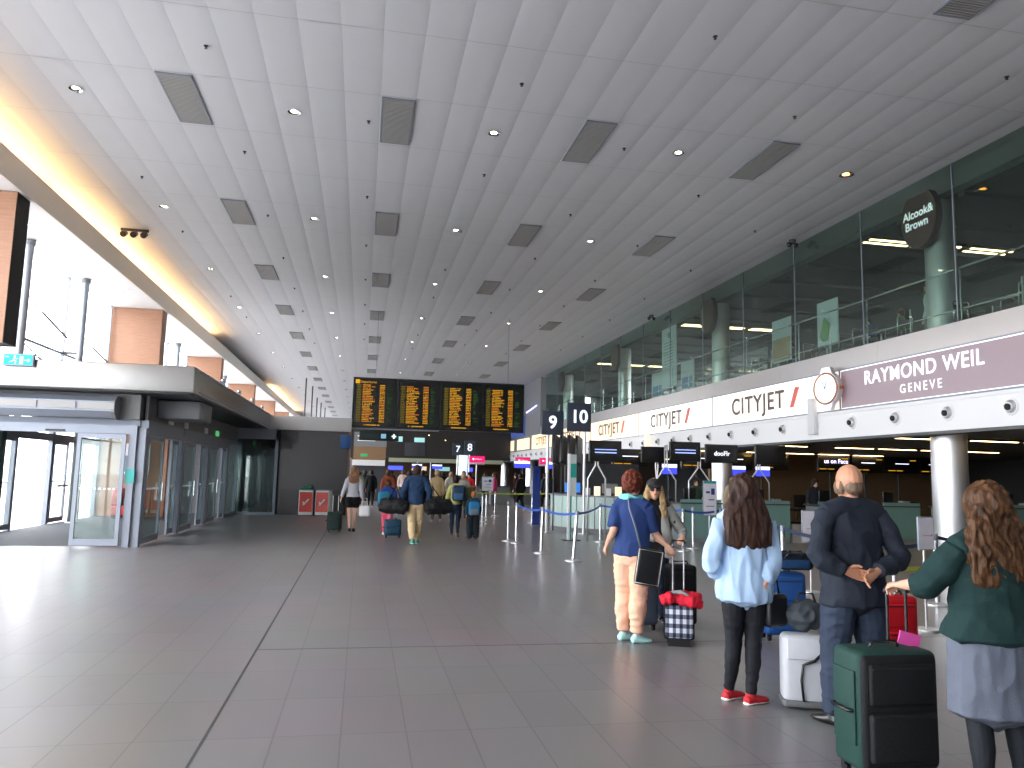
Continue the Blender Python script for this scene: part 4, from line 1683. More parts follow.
# ------------------------------------------------------------------ queue posts and belts
M_bluebelt = pmat('blue_belt', (40, 84, 170), .6)
M_navybelt = pmat('navy_belt', (26, 40, 70), .6)
M_yelbelt = pmat('yellow_green_belt', (186, 204, 70), .6)
M_palebelt = pmat('pale_belt', (196, 204, 224), .6)
POSTS = [(3.69, 19.34, 'first of the close pair beyond the gap in the belts', 0), (3.79, 18.79, 'second of the close pair beyond the gap in the belts', 0),
         (3.86, 16.42, 'slightly tilted, left of the round desk', .03), (4.16, 14.91, 'tilted to the right in front of the totem', .07),
         (6.07, 19.23, 'close to the right side of the round desk', 0), (7.36, 16.99, 'left of the white poster stand', 0), (7.88, 17.6, 'behind the white poster stand', 0),
         (8.45, 17.3, 'right of the white poster stand', 0), (6.39, 11.0, 'between the girl and the suited man', 0), (6.15, 8.15, 'between the suited man and the woman in the cardigan', 0),
         (7.9, 9.6, 'in front of the nearest round column, left', 0), (8.9, 9.8, 'in front of the nearest round column, right', 0), (10.6, 10.2, 'behind the woman in the cardigan', 0),
         (4.74, 29.38, 'carrying the far white notice', 0), (4.20, 26.9, 'left of the far white notice', 0), (5.34, 30.9, 'right of the far white notice', 0),
         (5.93, 26.66, 'carrying the notice by the blue banner', 0), (3.7, 31.5, 'at the left end of the yellow green belt', 0), (7.9, 31.5, 'at the right end of the yellow green belt', 0)]
proto = None
for k, (x, y, lab, tilt) in enumerate(POSTS):
    L_ = 'steel queue barrier post, ' + lab
    if proto is None:
        t = thing('queue_post', L_, 'queue post', (x, y, 0), 0, 'queue posts')
        mb = MB()
        mb.cyl((0, 0, 0), (0, 0, .018), .17, seg=28)
        mb.cyl((0, 0, .018), (0, 0, .04), .14, .05, seg=28)
        mb.build('base', M_steel, t)
        mb = MB()
        mb.cyl((0, 0, .03), (0, 0, .97), .034, seg=18)
        mb.build('pole', M_chrome, t)
        mb = MB()
        mb.cyl((0, 0, .88), (0, 0, .975), .038, seg=18)
        mb.build('belt_cassette', M_alu, t)
        proto = t
    else:
        t = clone(proto, L_, (x, y, 0))
    if tilt:
        for c_ in kids(t):
            if not c_.name.startswith('base'):
                c_.rotation_euler = (0, tilt, 0)


def belt(i, j, m, lab, z=.92, z2=None):
    a, b = POSTS[i], POSTS[j]
    A, B = V_((a[0] + .92 * a[3], a[1], z)), V_((b[0] + .92 * b[3], b[1], z2 or z))
    d = (B - A).normalized()
    A, B = A + d * .042, B - d * .042
    mb = MB()
    n = 10
    for q in range(n):
        u, w_ = q / n, (q + 1) / n
        p, r = A.lerp(B, u), A.lerp(B, w_)
        s0_, s1_ = -.05 * 4 * u * (1 - u), -.05 * 4 * w_ * (1 - w_)
        nrm = V_((-d.y, d.x, 0)) * .001
        for sg in (1, -1):
            pts = [p + V_((0, 0, s0_ - .024)) + nrm * sg, r + V_((0, 0, s1_ - .024)) + nrm * sg, r + V_((0, 0, s1_ + .024)) + nrm * sg, p + V_((0, 0, s0_ + .024)) + nrm * sg]
            mb.quad(pts if sg > 0 else pts[::-1])
    o = mb.build('queue_belt', m)
    tag(o, lab, 'belt', 'queue belts')


V_ = Vector
belt(1, 2, M_bluebelt, 'blue belt from the close pair of posts to the tilted post')
belt(2, 3, M_bluebelt, 'blue belt between the two tilted posts')
belt(3, 4, M_bluebelt, 'blue belt in front of the round help desk')
belt(4, 5, M_bluebelt, 'blue belt right of the round desk, behind the navy shirt')
belt(7, 8, M_navybelt, 'navy belt passing behind the girl in pale blue')
belt(5, 7, M_bluebelt, 'blue belt behind the white poster stand')
belt(8, 9, M_navybelt, 'navy belt hidden mostly by the suited man')
belt(9, 10, M_navybelt, 'navy belt left of the nearest column')
belt(10, 11, M_navybelt, 'navy belt crossing in front of the nearest column')
belt(11, 12, M_bluebelt, 'blue belt behind the woman in the cardigan')
belt(9, 12, M_yelbelt, 'yellow green low belt beyond the green suitcase', z=.66)
belt(17, 18, M_yelbelt, 'long yellow green belt in front of the far queue')
belt(14, 13, M_yelbelt, 'short yellow green belt by the far white notice')


def notice(lab, x, y, z0, z1, w, yaw, m, marks=None, tilt=0.0, pole=True):
    t = thing('notice_frame', lab, 'notice', (x, y, 0), yaw, 'notice frames')
    mb = MB()
    mb.box(-w / 2, w / 2, -.012, .012, z0, z1, bev=.004)
    mb.build('frame', M_alu, t)
    mb = MB()
    mb.box(-w / 2 + .012, w / 2 - .012, -.016, -.012, z0 + .012, z1 - .012)
    mb.build('sheet', m, t)
    if marks:
        marks(t, w, z0, z1)
    if pole:
        mb = MB()
        mb.cyl((0, .03, 0), (0, .03, (z0 + z1) / 2), .014, seg=8)
        mb.build('pole', M_steel, t)
        mb = MB()
        mb.cyl((0, .03, 0), (0, .03, .02), .14, seg=20)
        mb.build('base', M_steel, t)
    return t


M_paper = pmat('white_paper', (226, 224, 232), .5)


def mk_red(t, w, z0, z1):
    mb = MB()
    mb.box(-w * .28, w * .22, -.019, -.016, z0 + (z1 - z0) * .42, z0 + (z1 - z0) * .45)
    mb.build('printed_line', pmat('pink_print', (214, 170, 180), .5), t)
    mb = MB()
    mb.prism([(w * .24, z0 + (z1 - z0) * .40), (w * .36, z0 + (z1 - z0) * .44), (w * .33, z0 + (z1 - z0) * .48)], 'y', -.019, -.016)
    mb.build('red_mark', pmat('red_print', (190, 30, 50), .5), t)


def mk_blue(t, w, z0, z1):
    h = z1 - z0
    mb = MB()
    mb.box(-w / 2 + .012, w / 2 - .012, -.02, -.016, z1 - h * .08, z1 - .012)
    mb.build('teal_header', M_teal, t)
    mb = MB()
    mb.box(w * .08, w * .34, -.02, -.016, z1 - h * .40, z1 - h * .22)
    mb.box(-w * .3, -w * .02, -.02, -.016, z1 - h * .36, z1 - h * .30)
    mb.box(-w * .12, w * .3, -.02, -.016, z1 - h * .56, z1 - h * .53)
    mb.box(-w * .3, w * .3, -.02, -.016, z1 - h * .74, z1 - h * .72)
    mb.build('navy_print', pmat('navy_print', (40, 60, 120), .5), t)


notice('white notice with a faint red line on a thin pole between girl and suited man', 6.72, 10.75, .74, 1.22, .32, .05, M_paper, mk_red)
notice('white notice with a faint red line leaning right of the suited man', 6.42, 7.95, .90, 1.28, .26, .25, M_paper, mk_red)
notice('tall white poster stand with teal header and small blue marks', 8.15, 17.25, .80, 1.62, .36, .1, M_paper, mk_blue)
notice('small white notice above the far queue post left of the magenta top', 4.74, 29.25, 1.02, 1.58, .44, 0, M_paper, mk_blue, pole=False)
notice('small white and red notice above the post by the blue banner', 5.93, 26.5, 1.0, 1.5, .28, 0, M_paper, mk_red, pole=False)

# ------------------------------------------------------------------ upper level furniture
M_tabletop = pmat('dark_table_top', (60, 50, 44), .35)


def cafe_table(lab, x, y):
    t = thing('cafe_table', lab, 'table', (x, y, 4.751), 0, 'upper level tables')
    mb = MB()
    mb.cyl((0, 0, .71), (0, 0, .74), .38, seg=28)
    mb.build('tabletop', M_tabletop, t)
    mb = MB()
    mb.cyl((0, 0, .02), (0, 0, .71), .03, seg=12)
    mb.cyl((0, 0, 0), (0, 0, .02), .24, seg=24)
    mb.build('pedestal', M_chrome, t)


def cafe_chair(lab, x, y, rz, first=[None]):
    if first[0] is not None:
        return clone(first[0], lab, (x, y, 4.751), rz)
    t = thing('cafe_chair', lab, 'chair', (x, y, 4.751), rz, 'upper level chairs')
    first[0] = t
    mb = MB()
    mb.box(-.21, .21, -.20, .20, .435, .46, bev=.01)
    mb.build('seat', M_tabletop, t)
    mb = MB()
    mb.box(-.20, .20, -.245, -.225, .66, .84, bev=.008)
    mb.build('backrest', M_tabletop, t)
    mb = MB()
    mb.tube([(-.20, -.22, .44), (-.20, -.25, .88), (-.17, -.26, .92), (.17, -.26, .92), (.20, -.25, .88), (.20, -.22, .44)], .013, seg=8)
    mb.tube([(-.20, -.23, .66), (-.23, .0, .66), (-.22, .18, .64), (-.21, .19, .44)], .012, seg=8)
    mb.tube([(.20, -.23, .66), (.23, .0, .66), (.22, .18, .64), (.21, .19, .44)], .012, seg=8)
    mb.build('tube_frame', M_chrome, t)
    for sx in (-1, 1):
        for sy in (-1, 1):
            mb = MB()
            mb.cyl((sx * .20, sy * .19, .44), (sx * .21, sy * .21, 0), .012, seg=8)
            mb.build('leg', M_chrome, t)
    return t


tabs = [(12.75, 11.4), (12.8, 13.6), (12.7, 17.0), (12.75, 19.4), (12.7, 21.9), (12.75, 24.2), (12.7, 27.0), (12.8, 31.5)]
for k, (x, y) in enumerate(tabs):
    cafe_table('round cafe table on the upper level behind the glass, %s from the camera' % ORD[k], x, y)
    for q, (dx, dy, rz, w_) in enumerate(((0, -.62, 0, 'near side'), (0, .62, PI, 'far side'))):
        cafe_chair('tubular chrome cafe chair, %s of the %s upper level table' % (w_, ORD[k]), x + dx, y + dy, rz)


def display_board(lab, y0, y1, z0, z1, x, art):
    t = thing('display_board', lab, 'display board', (x, 0, 0), 0, 'upper level boards')
    mb = MB()
    mb.box(0, .03, y0, y1, z0, z1, bev=.004)
    mb.build('panel', pmat('board_white', (206, 216, 220), .4, var=.03), t)
    mb = MB()
    yc, h, w_ = (y0 + y1) / 2, z1 - z0, y1 - y0
    if art == 'text':
        mb.ell((-.003, yc, z1 - h * .13), (.003, w_ * .10, h * .05), seg=12)
        for k in range(9):
            mb.box(-.005, 0, yc - w_ * (.34 if k % 3 else .28), yc + w_ * .34, z0 + h * (.74 - .05 * k), z0 + h * (.752 - .05 * k))
        mb.build('printed_lines', pmat('green_grey_print', (80, 130, 116), .5), t)
    elif art == 'green':
        limb(mb.bm, [(-.002, yc + w_ * .2, z0 + h * .15), (-.002, yc + w_ * .05, z0 + h * .45), (-.002, yc + w_ * .15, z0 + h * .62)], [(w_ * .22, .004), (w_ * .2, .004), (w_ * .05, .004)], seg=12, hint=Vector((0, 1, 0)))
        mb.build('green_print', pmat('leaf_green_print', (120, 164, 104), .5), t)
    elif art == 'tan':
        mb.box(-.005, 0, y0 + .04, y1 - .04, z0 + .05, z0 + h * .55)
        mb.build('tan_print', pmat('tan_print', (176, 144, 104), .5), t)
    else:
        mb.box(-.005, 0, y0 + w_ * .1, y1 - w_ * .1, z0 + h * .15, z0 + h * .5)
        mb.build('blue_print', pmat('blue_print', (90, 140, 190), .5), t)
    mb = MB()
    for y in (y0 + .05, y1 - .05):
        mb.cyl((.02, y, 4.751), (.02, y, z0 + .02), .012, seg=6)
        mb.box(-.08, .12, y - .02, y + .02, 4.751, 4.765)
    mb.build('stand', M_dkgrey, t)


display_board('tall white hanging board with small green emblem and text lines', 28.3, 29.8, 5.3, 7.75, 12.0, 'text')
display_board('pale board with green leaf picture on the upper level', 18.06, 19.0, 5.35, 6.55, 12.2, 'green')
display_board('pale board with tan picture on the upper level', 20.35, 21.4, 5.2, 6.5, 12.2, 'tan')
display_board('low white and blue picture board left of the tall white one', 29.95, 31.2, 4.95, 6.1, 12.1, 'blue')
display_board('low plain blue and white board right of the tall white one', 26.9, 28.1, 4.95, 6.15, 12.1, 'blue')

# ------------------------------------------------------------------ people: builder
def fuse(name, mb, voxel, mat, parent, smooth=3, fold=None, kind=None):
    """union the closed shapes of mb into one continuous skin"""
    me = bpy.data.meshes.new('t')
    bmesh.ops.recalc_face_normals(mb.bm, faces=mb.bm.faces)
    mb.bm.to_mesh(me)
    mb.bm.free()
    o = bpy.data.objects.new('t', me)
    COL.objects.link(o)
    md = o.modifiers.new('r', 'REMESH')
    md.mode = 'VOXEL'
    md.voxel_size = voxel
    sm = o.modifiers.new('s', 'SMOOTH')
    sm.factor = 0.5
    sm.iterations = smooth
    dg = bpy.context.evaluated_depsgraph_get()
    m2 = bpy.data.meshes.new_from_object(o.evaluated_get(dg))
    bpy.data.objects.remove(o)
    if fold:
        amp, fx, fz, seed = fold
        m2.update()
        cs = [v.co.copy() for v in m2.vertices]
        ns = [v.normal.copy() for v in m2.vertices]
        for v, c, n in zip(m2.vertices, cs, ns):
            q = noise.noise(Vector((c.x * fx + seed, c.y * fx, c.z * fz)))
            q2 = noise.noise(Vector((c.x * fx * 2.3, c.y * fx * 2.3 + seed, c.z * fz * 2.3)))
            v.co = c + n * (amp * (1 - 2.6 * abs(q)) + amp * 0.4 * q2)
    m2.name = name
    m2.materials.clear()
    for m in (mat if isinstance(mat, (list, tuple)) else [mat]):
        m2.materials.append(m)
    m2.polygons.foreach_set('use_smooth', [True] * len(m2.polygons))
    q = bpy.data.objects.new(name, m2)
    COL.objects.link(q)
    q.parent = parent
    return q


V = Vector


def hand_shape(mb, wr, d, n, side, s, curl=0.5, det=True):
    """palm and five fingers: d = pointing direction, n = palm normal (palm side), side = +1 thumb along d x n"""
    d = d.normalized()
    n = (n - d * n.dot(d)).normalized()
    w = d.cross(n).normalized() * side
    limb(mb.bm, [wr - d * 0.02, wr + d * 0.02 * s, wr + d * 0.055 * s, wr + d * 0.092 * s],
         [(0.024, 0.020), (0.033, 0.018), (0.040, 0.016), (0.037, 0.013)], seg=10, hint=w)
    if not det:
        limb(mb.bm, [wr + d * 0.09 * s, wr + (d * 0.125 + n * 0.02) * s, wr + (d * 0.14 + n * 0.055) * s], [(0.034, 0.012), (0.030, 0.011), (0.024, 0.009)], seg=8, hint=w)
        limb(mb.bm, [wr + (d * 0.03 + w * 0.03) * s, wr + (d * 0.06 + w * 0.055) * s, wr + (d * 0.09 + w * 0.05 + n * 0.02) * s], [0.012, 0.011, 0.009], seg=6)
        return
    for k, (off, ln) in enumerate(((0.033, 0.074), (0.011, 0.083), (-0.011, 0.077), (-0.032, 0.062))):
        p = wr + (d * 0.088 + w * off) * s
        a = 0.25 * curl
        pts = [p - d * 0.01]
        dirv = d
        pts.append(p)
        for seg_, fr in enumerate((0.45, 0.32, 0.23)):
            a = curl * (0.9 if seg_ == 0 else 1.05)
            dirv = (dirv * math.cos(a) + n * math.sin(a)).normalized()
            nn = (n * math.cos(a) - d * math.sin(a))
            # rotate n with the finger
            n_l = dirv.cross(w).normalized()
            if n_l.dot(n) < 0:
                n_l = -n_l
            p = p + dirv * (ln * fr * s)
            pts.append(p)
            d_old = dirv
            n_f = (n * math.cos(a * (seg_ + 1)) - d * math.sin(a * (seg_ + 1))).normalized()
            ang = a * (seg_ + 2)
            dirv = (d * math.cos(a * (seg_ + 1)) + n * math.sin(a * (seg_ + 1))).normalized()
        limb(mb.bm, pts, [0.0090 * s, 0.0088 * s, 0.0082 * s, 0.0076 * s, 0.0064 * s], seg=8, hint=w)
    limb(mb.bm, [wr + (d * 0.015 + w * 0.018) * s, wr + (d * 0.042 + w * 0.044 + n * 0.006) * s, wr + (d * 0.070 + w * 0.054 + n * 0.018) * s, wr + (d * 0.090 + w * 0.050 + n * 0.032) * s],
         [0.013 * s, 0.0125 * s, 0.010 * s, 0.0078 * s], seg=8, hint=n)


M_skin = pmat('skin', (222, 172, 146), 0.5, var=0.04, scale=12)
M_skin2 = pmat('skin_tanned', (200, 144, 114), 0.5, var=0.05, scale=12)
M_eye = pmat('eye_dark', (40, 34, 32), 0.25)
M_lip = pmat('lips', (176, 92, 88), 0.45)
HAIRM = {}


def hair_mat(name, c1, c2):
    m = pmat(name, c1, 0.55, var=0.1, spec=0.25)
    nt = m.node_tree
    b = nt.nodes['Principled BSDF']
    tc = nt.nodes.new('ShaderNodeTexCoord')
    mp = nt.nodes.new('ShaderNodeMapping')
    mp.inputs['Scale'].default_value = (60, 60, 7)
    nt.links.new(tc.outputs['Object'], mp.inputs['Vector'])
    nz = nt.nodes.new('ShaderNodeTexNoise')
    nz.inputs['Scale'].default_value = 1.0
    nz.inputs['Detail'].default_value = 5
    nz.inputs['Distortion'].default_value = 0.8
    nt.links.new(mp.outputs['Vector'], nz.inputs['Vector'])
    cr = nt.nodes.new('ShaderNodeValToRGB')
    cr.color_ramp.elements[0].position = 0.35
    cr.color_ramp.elements[1].position = 0.68
    cr.color_ramp.elements[0].color = (*lin(c1), 1)
    cr.color_ramp.elements[1].color = (*lin(c2), 1)
    nt.links.new(nz.outputs['Fac'], cr.inputs['Fac'])
    nt.links.new(cr.outputs['Color'], b.inputs['Base Color'])
    bp = nt.nodes.new('ShaderNodeBump')
    bp.inputs['Strength'].default_value = 0.7
    bp.inputs['Distance'].default_value = 0.006
    nt.links.new(nz.outputs['Fac'], bp.inputs['Height'])
    nt.links.new(bp.outputs['Normal'], b.inputs['Normal'])
    return m


def cloth(name, rgb, rough=0.8, var=0.1, scale=8, bump=0.25):
    return pmat(name, rgb, rough, var=var, scale=scale, bump=bump, bscale=140, spec=0.25)


STD = dict(shL=(-.175, 0, 1.41), shR=(.175, 0, 1.41), elL=(-.235, -.03, 1.13), elR=(.235, -.03, 1.13), wrL=(-.235, .06, .88), wrR=(.235, .06, .88),
           hiL=(-.09, 0, .90), hiR=(.09, 0, .90), knL=(-.10, .015, .49), knR=(.10, .015, .49), anL=(-.10, -.03, .085), anR=(.10, -.03, .085),
           neck=(0, -.01, 1.47), head=(0, .015, 1.635))


def person(label, loc, rz, H, P=None, female=True, vox=0.008, skin=None, top=None, pants=None, skirt=None, shoes=None, hair=None,
           bulk=1.0, handL=None, handR=None, footyaw=(0.12, -0.12), headyaw=0.0, lean=0.0, headk=1.05, det=True, name='person', group=None, jacket_hem=None, fold=True, hip=1.0, headtilt=0.0):
    s = H / 1.75
    J = {k: V(v) for k, v in STD.items()}
    if female:
        J['shL'].x, J['shR'].x = -.158, .158
    for k, v in (P or {}).items():
        J[k] = V(v)
    J = {k: v * s for k, v in J.items()}
    L = V((0, lean * s, 0))
    for k in ('shL', 'shR', 'neck', 'head'):
        J[k] = J[k] + L * ((J[k].z / s - 0.9) / 0.55)
    t = thing(name, label, 'person', loc, rz, group)
    sk = skin or M_skin
    b = bulk
    seg = 14 if det else 10
    X = V((1, 0, 0))

    def tc(z):
        return V((0, 0, z * s)) + L * max(0, (z - 0.9) / 0.55)
    waist = .118 if female else .142
    chest = .145 if female else .165
    hipx = (.172 if female else .162) * hip
    prof = [(.80, hipx * .80, .095), (.86, hipx, .115), (.93, hipx * 1.0, .115), (1.0, hipx * .88, .10), (1.09, waist, .088), (1.2, (waist + chest) / 2, .098),
            (1.31, chest, .108), (1.38, chest * 1.02, .098), (1.43, chest * .82, .078), (1.465, .075, .060)]

    def torso(mb, z0, z1, off, kx=1.0, ky=1.0, flare=0.0, full=0.0):
        pts, rr = [], []
        zs = [z0 + (z1 - z0) * i / 14 for i in range(15)]
        for z in zs:
            for i in range(len(prof) - 1):
                if prof[i][0] <= z <= prof[i + 1][0]:
                    u = (z - prof[i][0]) / (prof[i + 1][0] - prof[i][0])
                    rx = prof[i][1] * (1 - u) + prof[i + 1][1] * u
                    ry = prof[i][2] * (1 - u) + prof[i + 1][2] * u
                    break
            else:
                rx, ry = (prof[0][1:] if z < prof[0][0] else prof[-1][1:])
            if full and z < 1.36:
                rx = max(rx, full * chest * (1.0 - 0.1 * (1.36 - z)))
                ry = max(ry, full * .100)
            f = flare * max(0, (z1 - z) / (z1 - z0)) ** 1.5
            pts.append(tc(z))
            rr.append((((rx * kx * b + off + f) * s), ((ry * ky * (0.5 + 0.5 * b) + off + f) * s)))
        limb(mb.bm, pts, rr, seg=22 if det else 12, hint=X)

    def shoulders(mb, off):
        limb(mb.bm, [J['shL'], (J['shL'] + J['neck']) / 2 + V((0, 0, .012 * s)), J['neck'], (J['shR'] + J['neck']) / 2 + V((0, 0, .012 * s)), J['shR']],
             [(.056 * s + off) * (0.85 + .15 * b), (.060 * s + off), (.060 * s + off), (.060 * s + off), (.056 * s + off) * (0.85 + .15 * b)], seg=seg, hint=V((0, 0, 1)))

    def arm(mb, sd, u0, u1, off, k=1.0, endk=1.0):
        a, e, w = J['sh' + sd], J['el' + sd], J['wr' + sd]
        R = [(0.0, .054), (.25, .050), (.5, .043), (.56, .042), (.68, .043), (.85, .034), (1.0, .026)]
        us = [u0 + (u1 - u0) * i / 8 for i in range(9)]
        pts, rr = [], []
        for u in us:
            p = a.lerp(e, u / .52) if u < .52 else e.lerp(w, (u - .52) / .48)
            for i in range(len(R) - 1):
                if R[i][0] <= u <= R[i + 1][0]:
                    q = (u - R[i][0]) / (R[i + 1][0] - R[i][0])
                    r = R[i][1] * (1 - q) + R[i + 1][1] * q
            pts.append(p)
            kk = k + (endk - 1.0) * u
            rr.append(r * s * kk * (0.7 + 0.3 * b) + off)
        limb(mb.bm, pts, rr, seg=seg)

    def leg(mb, sd, u0, u1, off, k=1.0, kend=1.0):
        a, e, w = J['hi' + sd], J['kn' + sd], J['an' + sd]
        R = [(0.0, .090), (.2, .083), (.48, .058), (.52, .056), (.68, .057), (.85, .041), (1.0, .034)]
        us = [u0 + (u1 - u0) * i / 10 for i in range(11)]
        pts, rr = [], []
        for u in us:
            p = a.lerp(e, u / .5) if u < .5 else e.lerp(w, (u - .5) / .5)
            r = .03
            for i in range(len(R) - 1):
                if R[i][0] <= u <= R[i + 1][0]:
                    q = (u - R[i][0]) / (R[i + 1][0] - R[i][0])
                    r = R[i][1] * (1 - q) + R[i + 1][1] * q
            cb = math.sin(PI * max(0, min(1, (u - .5) / .45))) * .016 * s
            pts.append(p + V((0, -cb, 0)))
            rr.append(r * s * (k + (kend - k) * u) * (0.6 + 0.4 * b) + off)
        limb(mb.bm, pts, rr, seg=seg)

    def foot(mb, sd, off, sole=False):
        yaw = footyaw[0 if sd == 'L' else 1]
        d = V((-math.sin(yaw), math.cos(yaw), 0))
        a = J['an' + sd]
        pitch = 0.0
        if a.z > .12 * s:
            pitch = min(0.9, (a.z / s - .085) * 3.5)
        dz = -math.sin(pitch)
        hz = max(0.032 * s, a.z - .055 * s)
        heel = V((a.x, a.y, 0)) - d * .045 * s + V((0, 0, hz))
        f = V((d.x * math.cos(pitch), d.y * math.cos(pitch), dz))
        w = d.cross(V((0, 0, 1)))
        if sole:
            limb(mb.bm, [heel + f * (-.012) * s + V((0, 0, -.02 * s)), heel + f * .05 * s + V((0, 0, -.02 * s)), heel + f * .14 * s + V((0, 0, -.02 * s)), heel + f * .215 * s + V((0, 0, -.02 * s))],
                 [(.034 * s, .012 * s), (.036 * s, .012 * s), (.046 * s, .012 * s), (.034 * s, .012 * s)], seg=14, hint=w)
            return
        limb(mb.bm, [heel - f * .005, heel + f * .05 * s + V((0, 0, .01 * s)), heel + f * .10 * s, heel + f * .16 * s + V((0, 0, -.007 * s)), heel + f * .21 * s + V((0, 0, -.012 * s))],
             [(.032 * s + off, .030 * s + off), (.035 * s + off, .038 * s + off), (.040 * s + off, .031 * s + off), (.043 * s + off, .022 * s + off), (.030 * s + off, .015 * s + off)], seg=12, hint=w)
        limb(mb.bm, [a, heel + f * .04 * s], [.034 * s + off, .036 * s + off], seg=10)

    hc = J['head']
    sh_ = s * headk
    Rh = Matrix.Rotation(headyaw, 4, 'Z') @ Matrix.Rotation(headtilt, 4, 'X')

    def hp(x, y, z):
        return hc + (Rh @ V((x * sh_, y * sh_, z * sh_)))

    def hell(mb, x, y, z, a, bb, c, sg=16):
        mb.ell(hp(x, y, z), (a * sh_, bb * sh_, c * sh_), seg=sg, rings=12, M=Rh)

    # continuous body
    mb = MB()
    torso(mb, .80, 1.46, -.012)
    shoulders(mb, -.012)
    for sd in 'LR':
        arm(mb, sd, 0, 1, -.003 if det else -.004)
        leg(mb, sd, 0, 1, -.006)
        foot(mb, sd, -.004)
        d = (J['wr' + sd] - J['el' + sd]).normalized()
        h = (handL if sd == 'L' else handR) or {}
        hand_shape(mb, J['wr' + sd] + d * .01, V(h.get('d', d)), V(h.get('n', (1 if sd == 'L' else -1, 0.2, 0))), h.get('side', 1 if sd == 'L' else -1), s * (.92 if female else 1.0), h.get('curl', .45), det)
    limb(mb.bm, [J['neck'] - V((0, 0, .03 * s)), J['neck'] + V((0, .005, .04 * s)), hp(0, -.02, -.05)], [.062 * s, .050 * s, .052 * s], seg=14)
    hell(mb, 0, -.006, .022, .074, .093, .098)
    hell(mb, 0, .012, -.040, .060, .076, .072)
    hell(mb, 0, .038, -.082, .036, .042, .034)
    limb(mb.bm, [hp(0, .082, .018), hp(0, .100, -.018), hp(0, .088, -.036)], [.009 * s, .014 * s, .012 * s], seg=8)
    for sx in (-1, 1):
        hell(mb, sx * .076, -.004, -.008, .010, .020, .030, 10)
        if det:
            hell(mb, sx * .036, .066, -.020, .024, .022, .022, 10)
    body = fuse('body', mb, .0046 if vox < .01 else vox, sk, t, smooth=1 if vox < .01 else 2)
    if det:
        for sx in (-1, 1):
            m = MB()
            hell(m, sx * .031, .086, .004, .011, .006, .006, 10)
            m.build('eye', M_eye, t)
        m = MB()
        hell(m, 0, .088, -.055, .022, .008, .007, 10)
        m.build('mouth', M_lip, t)
    # clothing
    if pants:
        mb = MB()
        off = pants.get('off', .010)
        torso(mb, .80, pants.get('waist', 1.02), off * .9)
        u1 = pants.get('u1', 1.0)
        for sd in 'LR':
            leg(mb, sd, 0, u1, off, pants.get('k', 1.0), pants.get('kend', 1.0))
        hc2 = (J['hiL'] + J['hiR']) / 2
        mb.ell(hc2 + V((0, 0, -.02 * s)), (.08 * s, (.095 * s + off), .10 * s))
        fuse(pants.get('name', 'trousers'), mb, vox, pants['m'], t, smooth=3, fold=(pants.get('fold', .006), 9, 16, 3.0 + H) if fold else None)
    if skirt:
        mb = MB()
        z1, z0 = skirt.get('top', 1.0), skirt['hem']
        pts, rr = [], []
        for i in range(9):
            z = z1 + (z0 - z1) * i / 8
            k = i / 8
            rx = (hipx * b + .015) * (1 + skirt.get('flare', .1) * k)
            pts.append(V((0, 0, z * s)))
            rr.append((rx * s * (0.88 if i == 0 else 1), (.125 * b + .015 + skirt.get('flare', .1) * .1 * k) * s))
        limb(mb.bm, pts, rr, seg=22, hint=X)
        fuse('skirt', mb, vox, skirt['m'], t, smooth=3, fold=(skirt.get('fold', .008), 11, 5, 1.0) if fold else None)
    if top:
        mb = MB()
        off = top.get('off', .012)
        torso(mb, top.get('hem', .92), 1.455, off, flare=top.get('flare', 0), full=top.get('full', 0))
        shoulders(mb, off)
        for sd in 'LR':
            arm(mb, sd, 0, top.get('sleeve', .95), off, 1.0, top.get('cuff', 1.0))
        fuse(top.get('name', 'shirt'), mb, vox, top['m'], t, smooth=3, fold=(top.get('fold', .006), top.get('fx', 10), top.get('fz', 7), H * 5) if fold else None)
    if shoes:
        for sd in 'LR':
            mb = MB()
            foot(mb, sd, .006)
            so = fuse('shoe', mb, min(vox, .012), shoes['m'], t, smooth=2)
            if shoes.get('sole'):
                mb = MB()
                foot(mb, sd, .0, sole=True)
                mb.build('sole', shoes['sole'], so)
    if hair:
        st = hair['style']
        mb = MB()
        if st == 'bald':
            # fringe round the back and sides only
            for k in range(13):
                a = PI + (k - 6) / 6 * 1.75 - PI / 2
                hell(mb, math.cos(a) * .066, math.sin(a) * .084 - .004, -.024, .017, .017, .046, 8)
            hell(mb, 0, -.052, -.020, .060, .050, .055, 16)
        else:
            cap = hair.get('cap', .012)
            hell(mb, 0, -.020, .030, .074 + cap, .088 + cap, .098 + cap, 20)
            if st != 'short':
                hell(mb, 0, -.050, -.03, .078 + cap, .062, .09, 16)
            else:
                hell(mb, 0, -.040, -.012, .070 + cap, .066, .075, 16)
        if st in ('long', 'vlong'):
            ln = hair.get('len', .35)
            wd = hair.get('w', 1.0)
            n = 9
            for off_x, kx in ((0, 1.0),):
                pts, rr = [], []
                for i in range(n):
                    u = i / (n - 1)
                    z = hc.z + .03 * s - u * ln * s
                    yy = hc.y - (.055 + .055 * min(1, u * 1.6)) * s - (.012 * s if u > .5 else 0)
                    pts.append(V((hc.x, yy, z)))
                    rr.append(((.080 + .055 * math.sin(min(1, u * 1.5) * PI / 2)) * s * wd, (.055 - .015 * u) * s))
                limb(mb.bm, pts, rr, seg=18, hint=X)
            rr_ = random.Random(int(H * 1000))
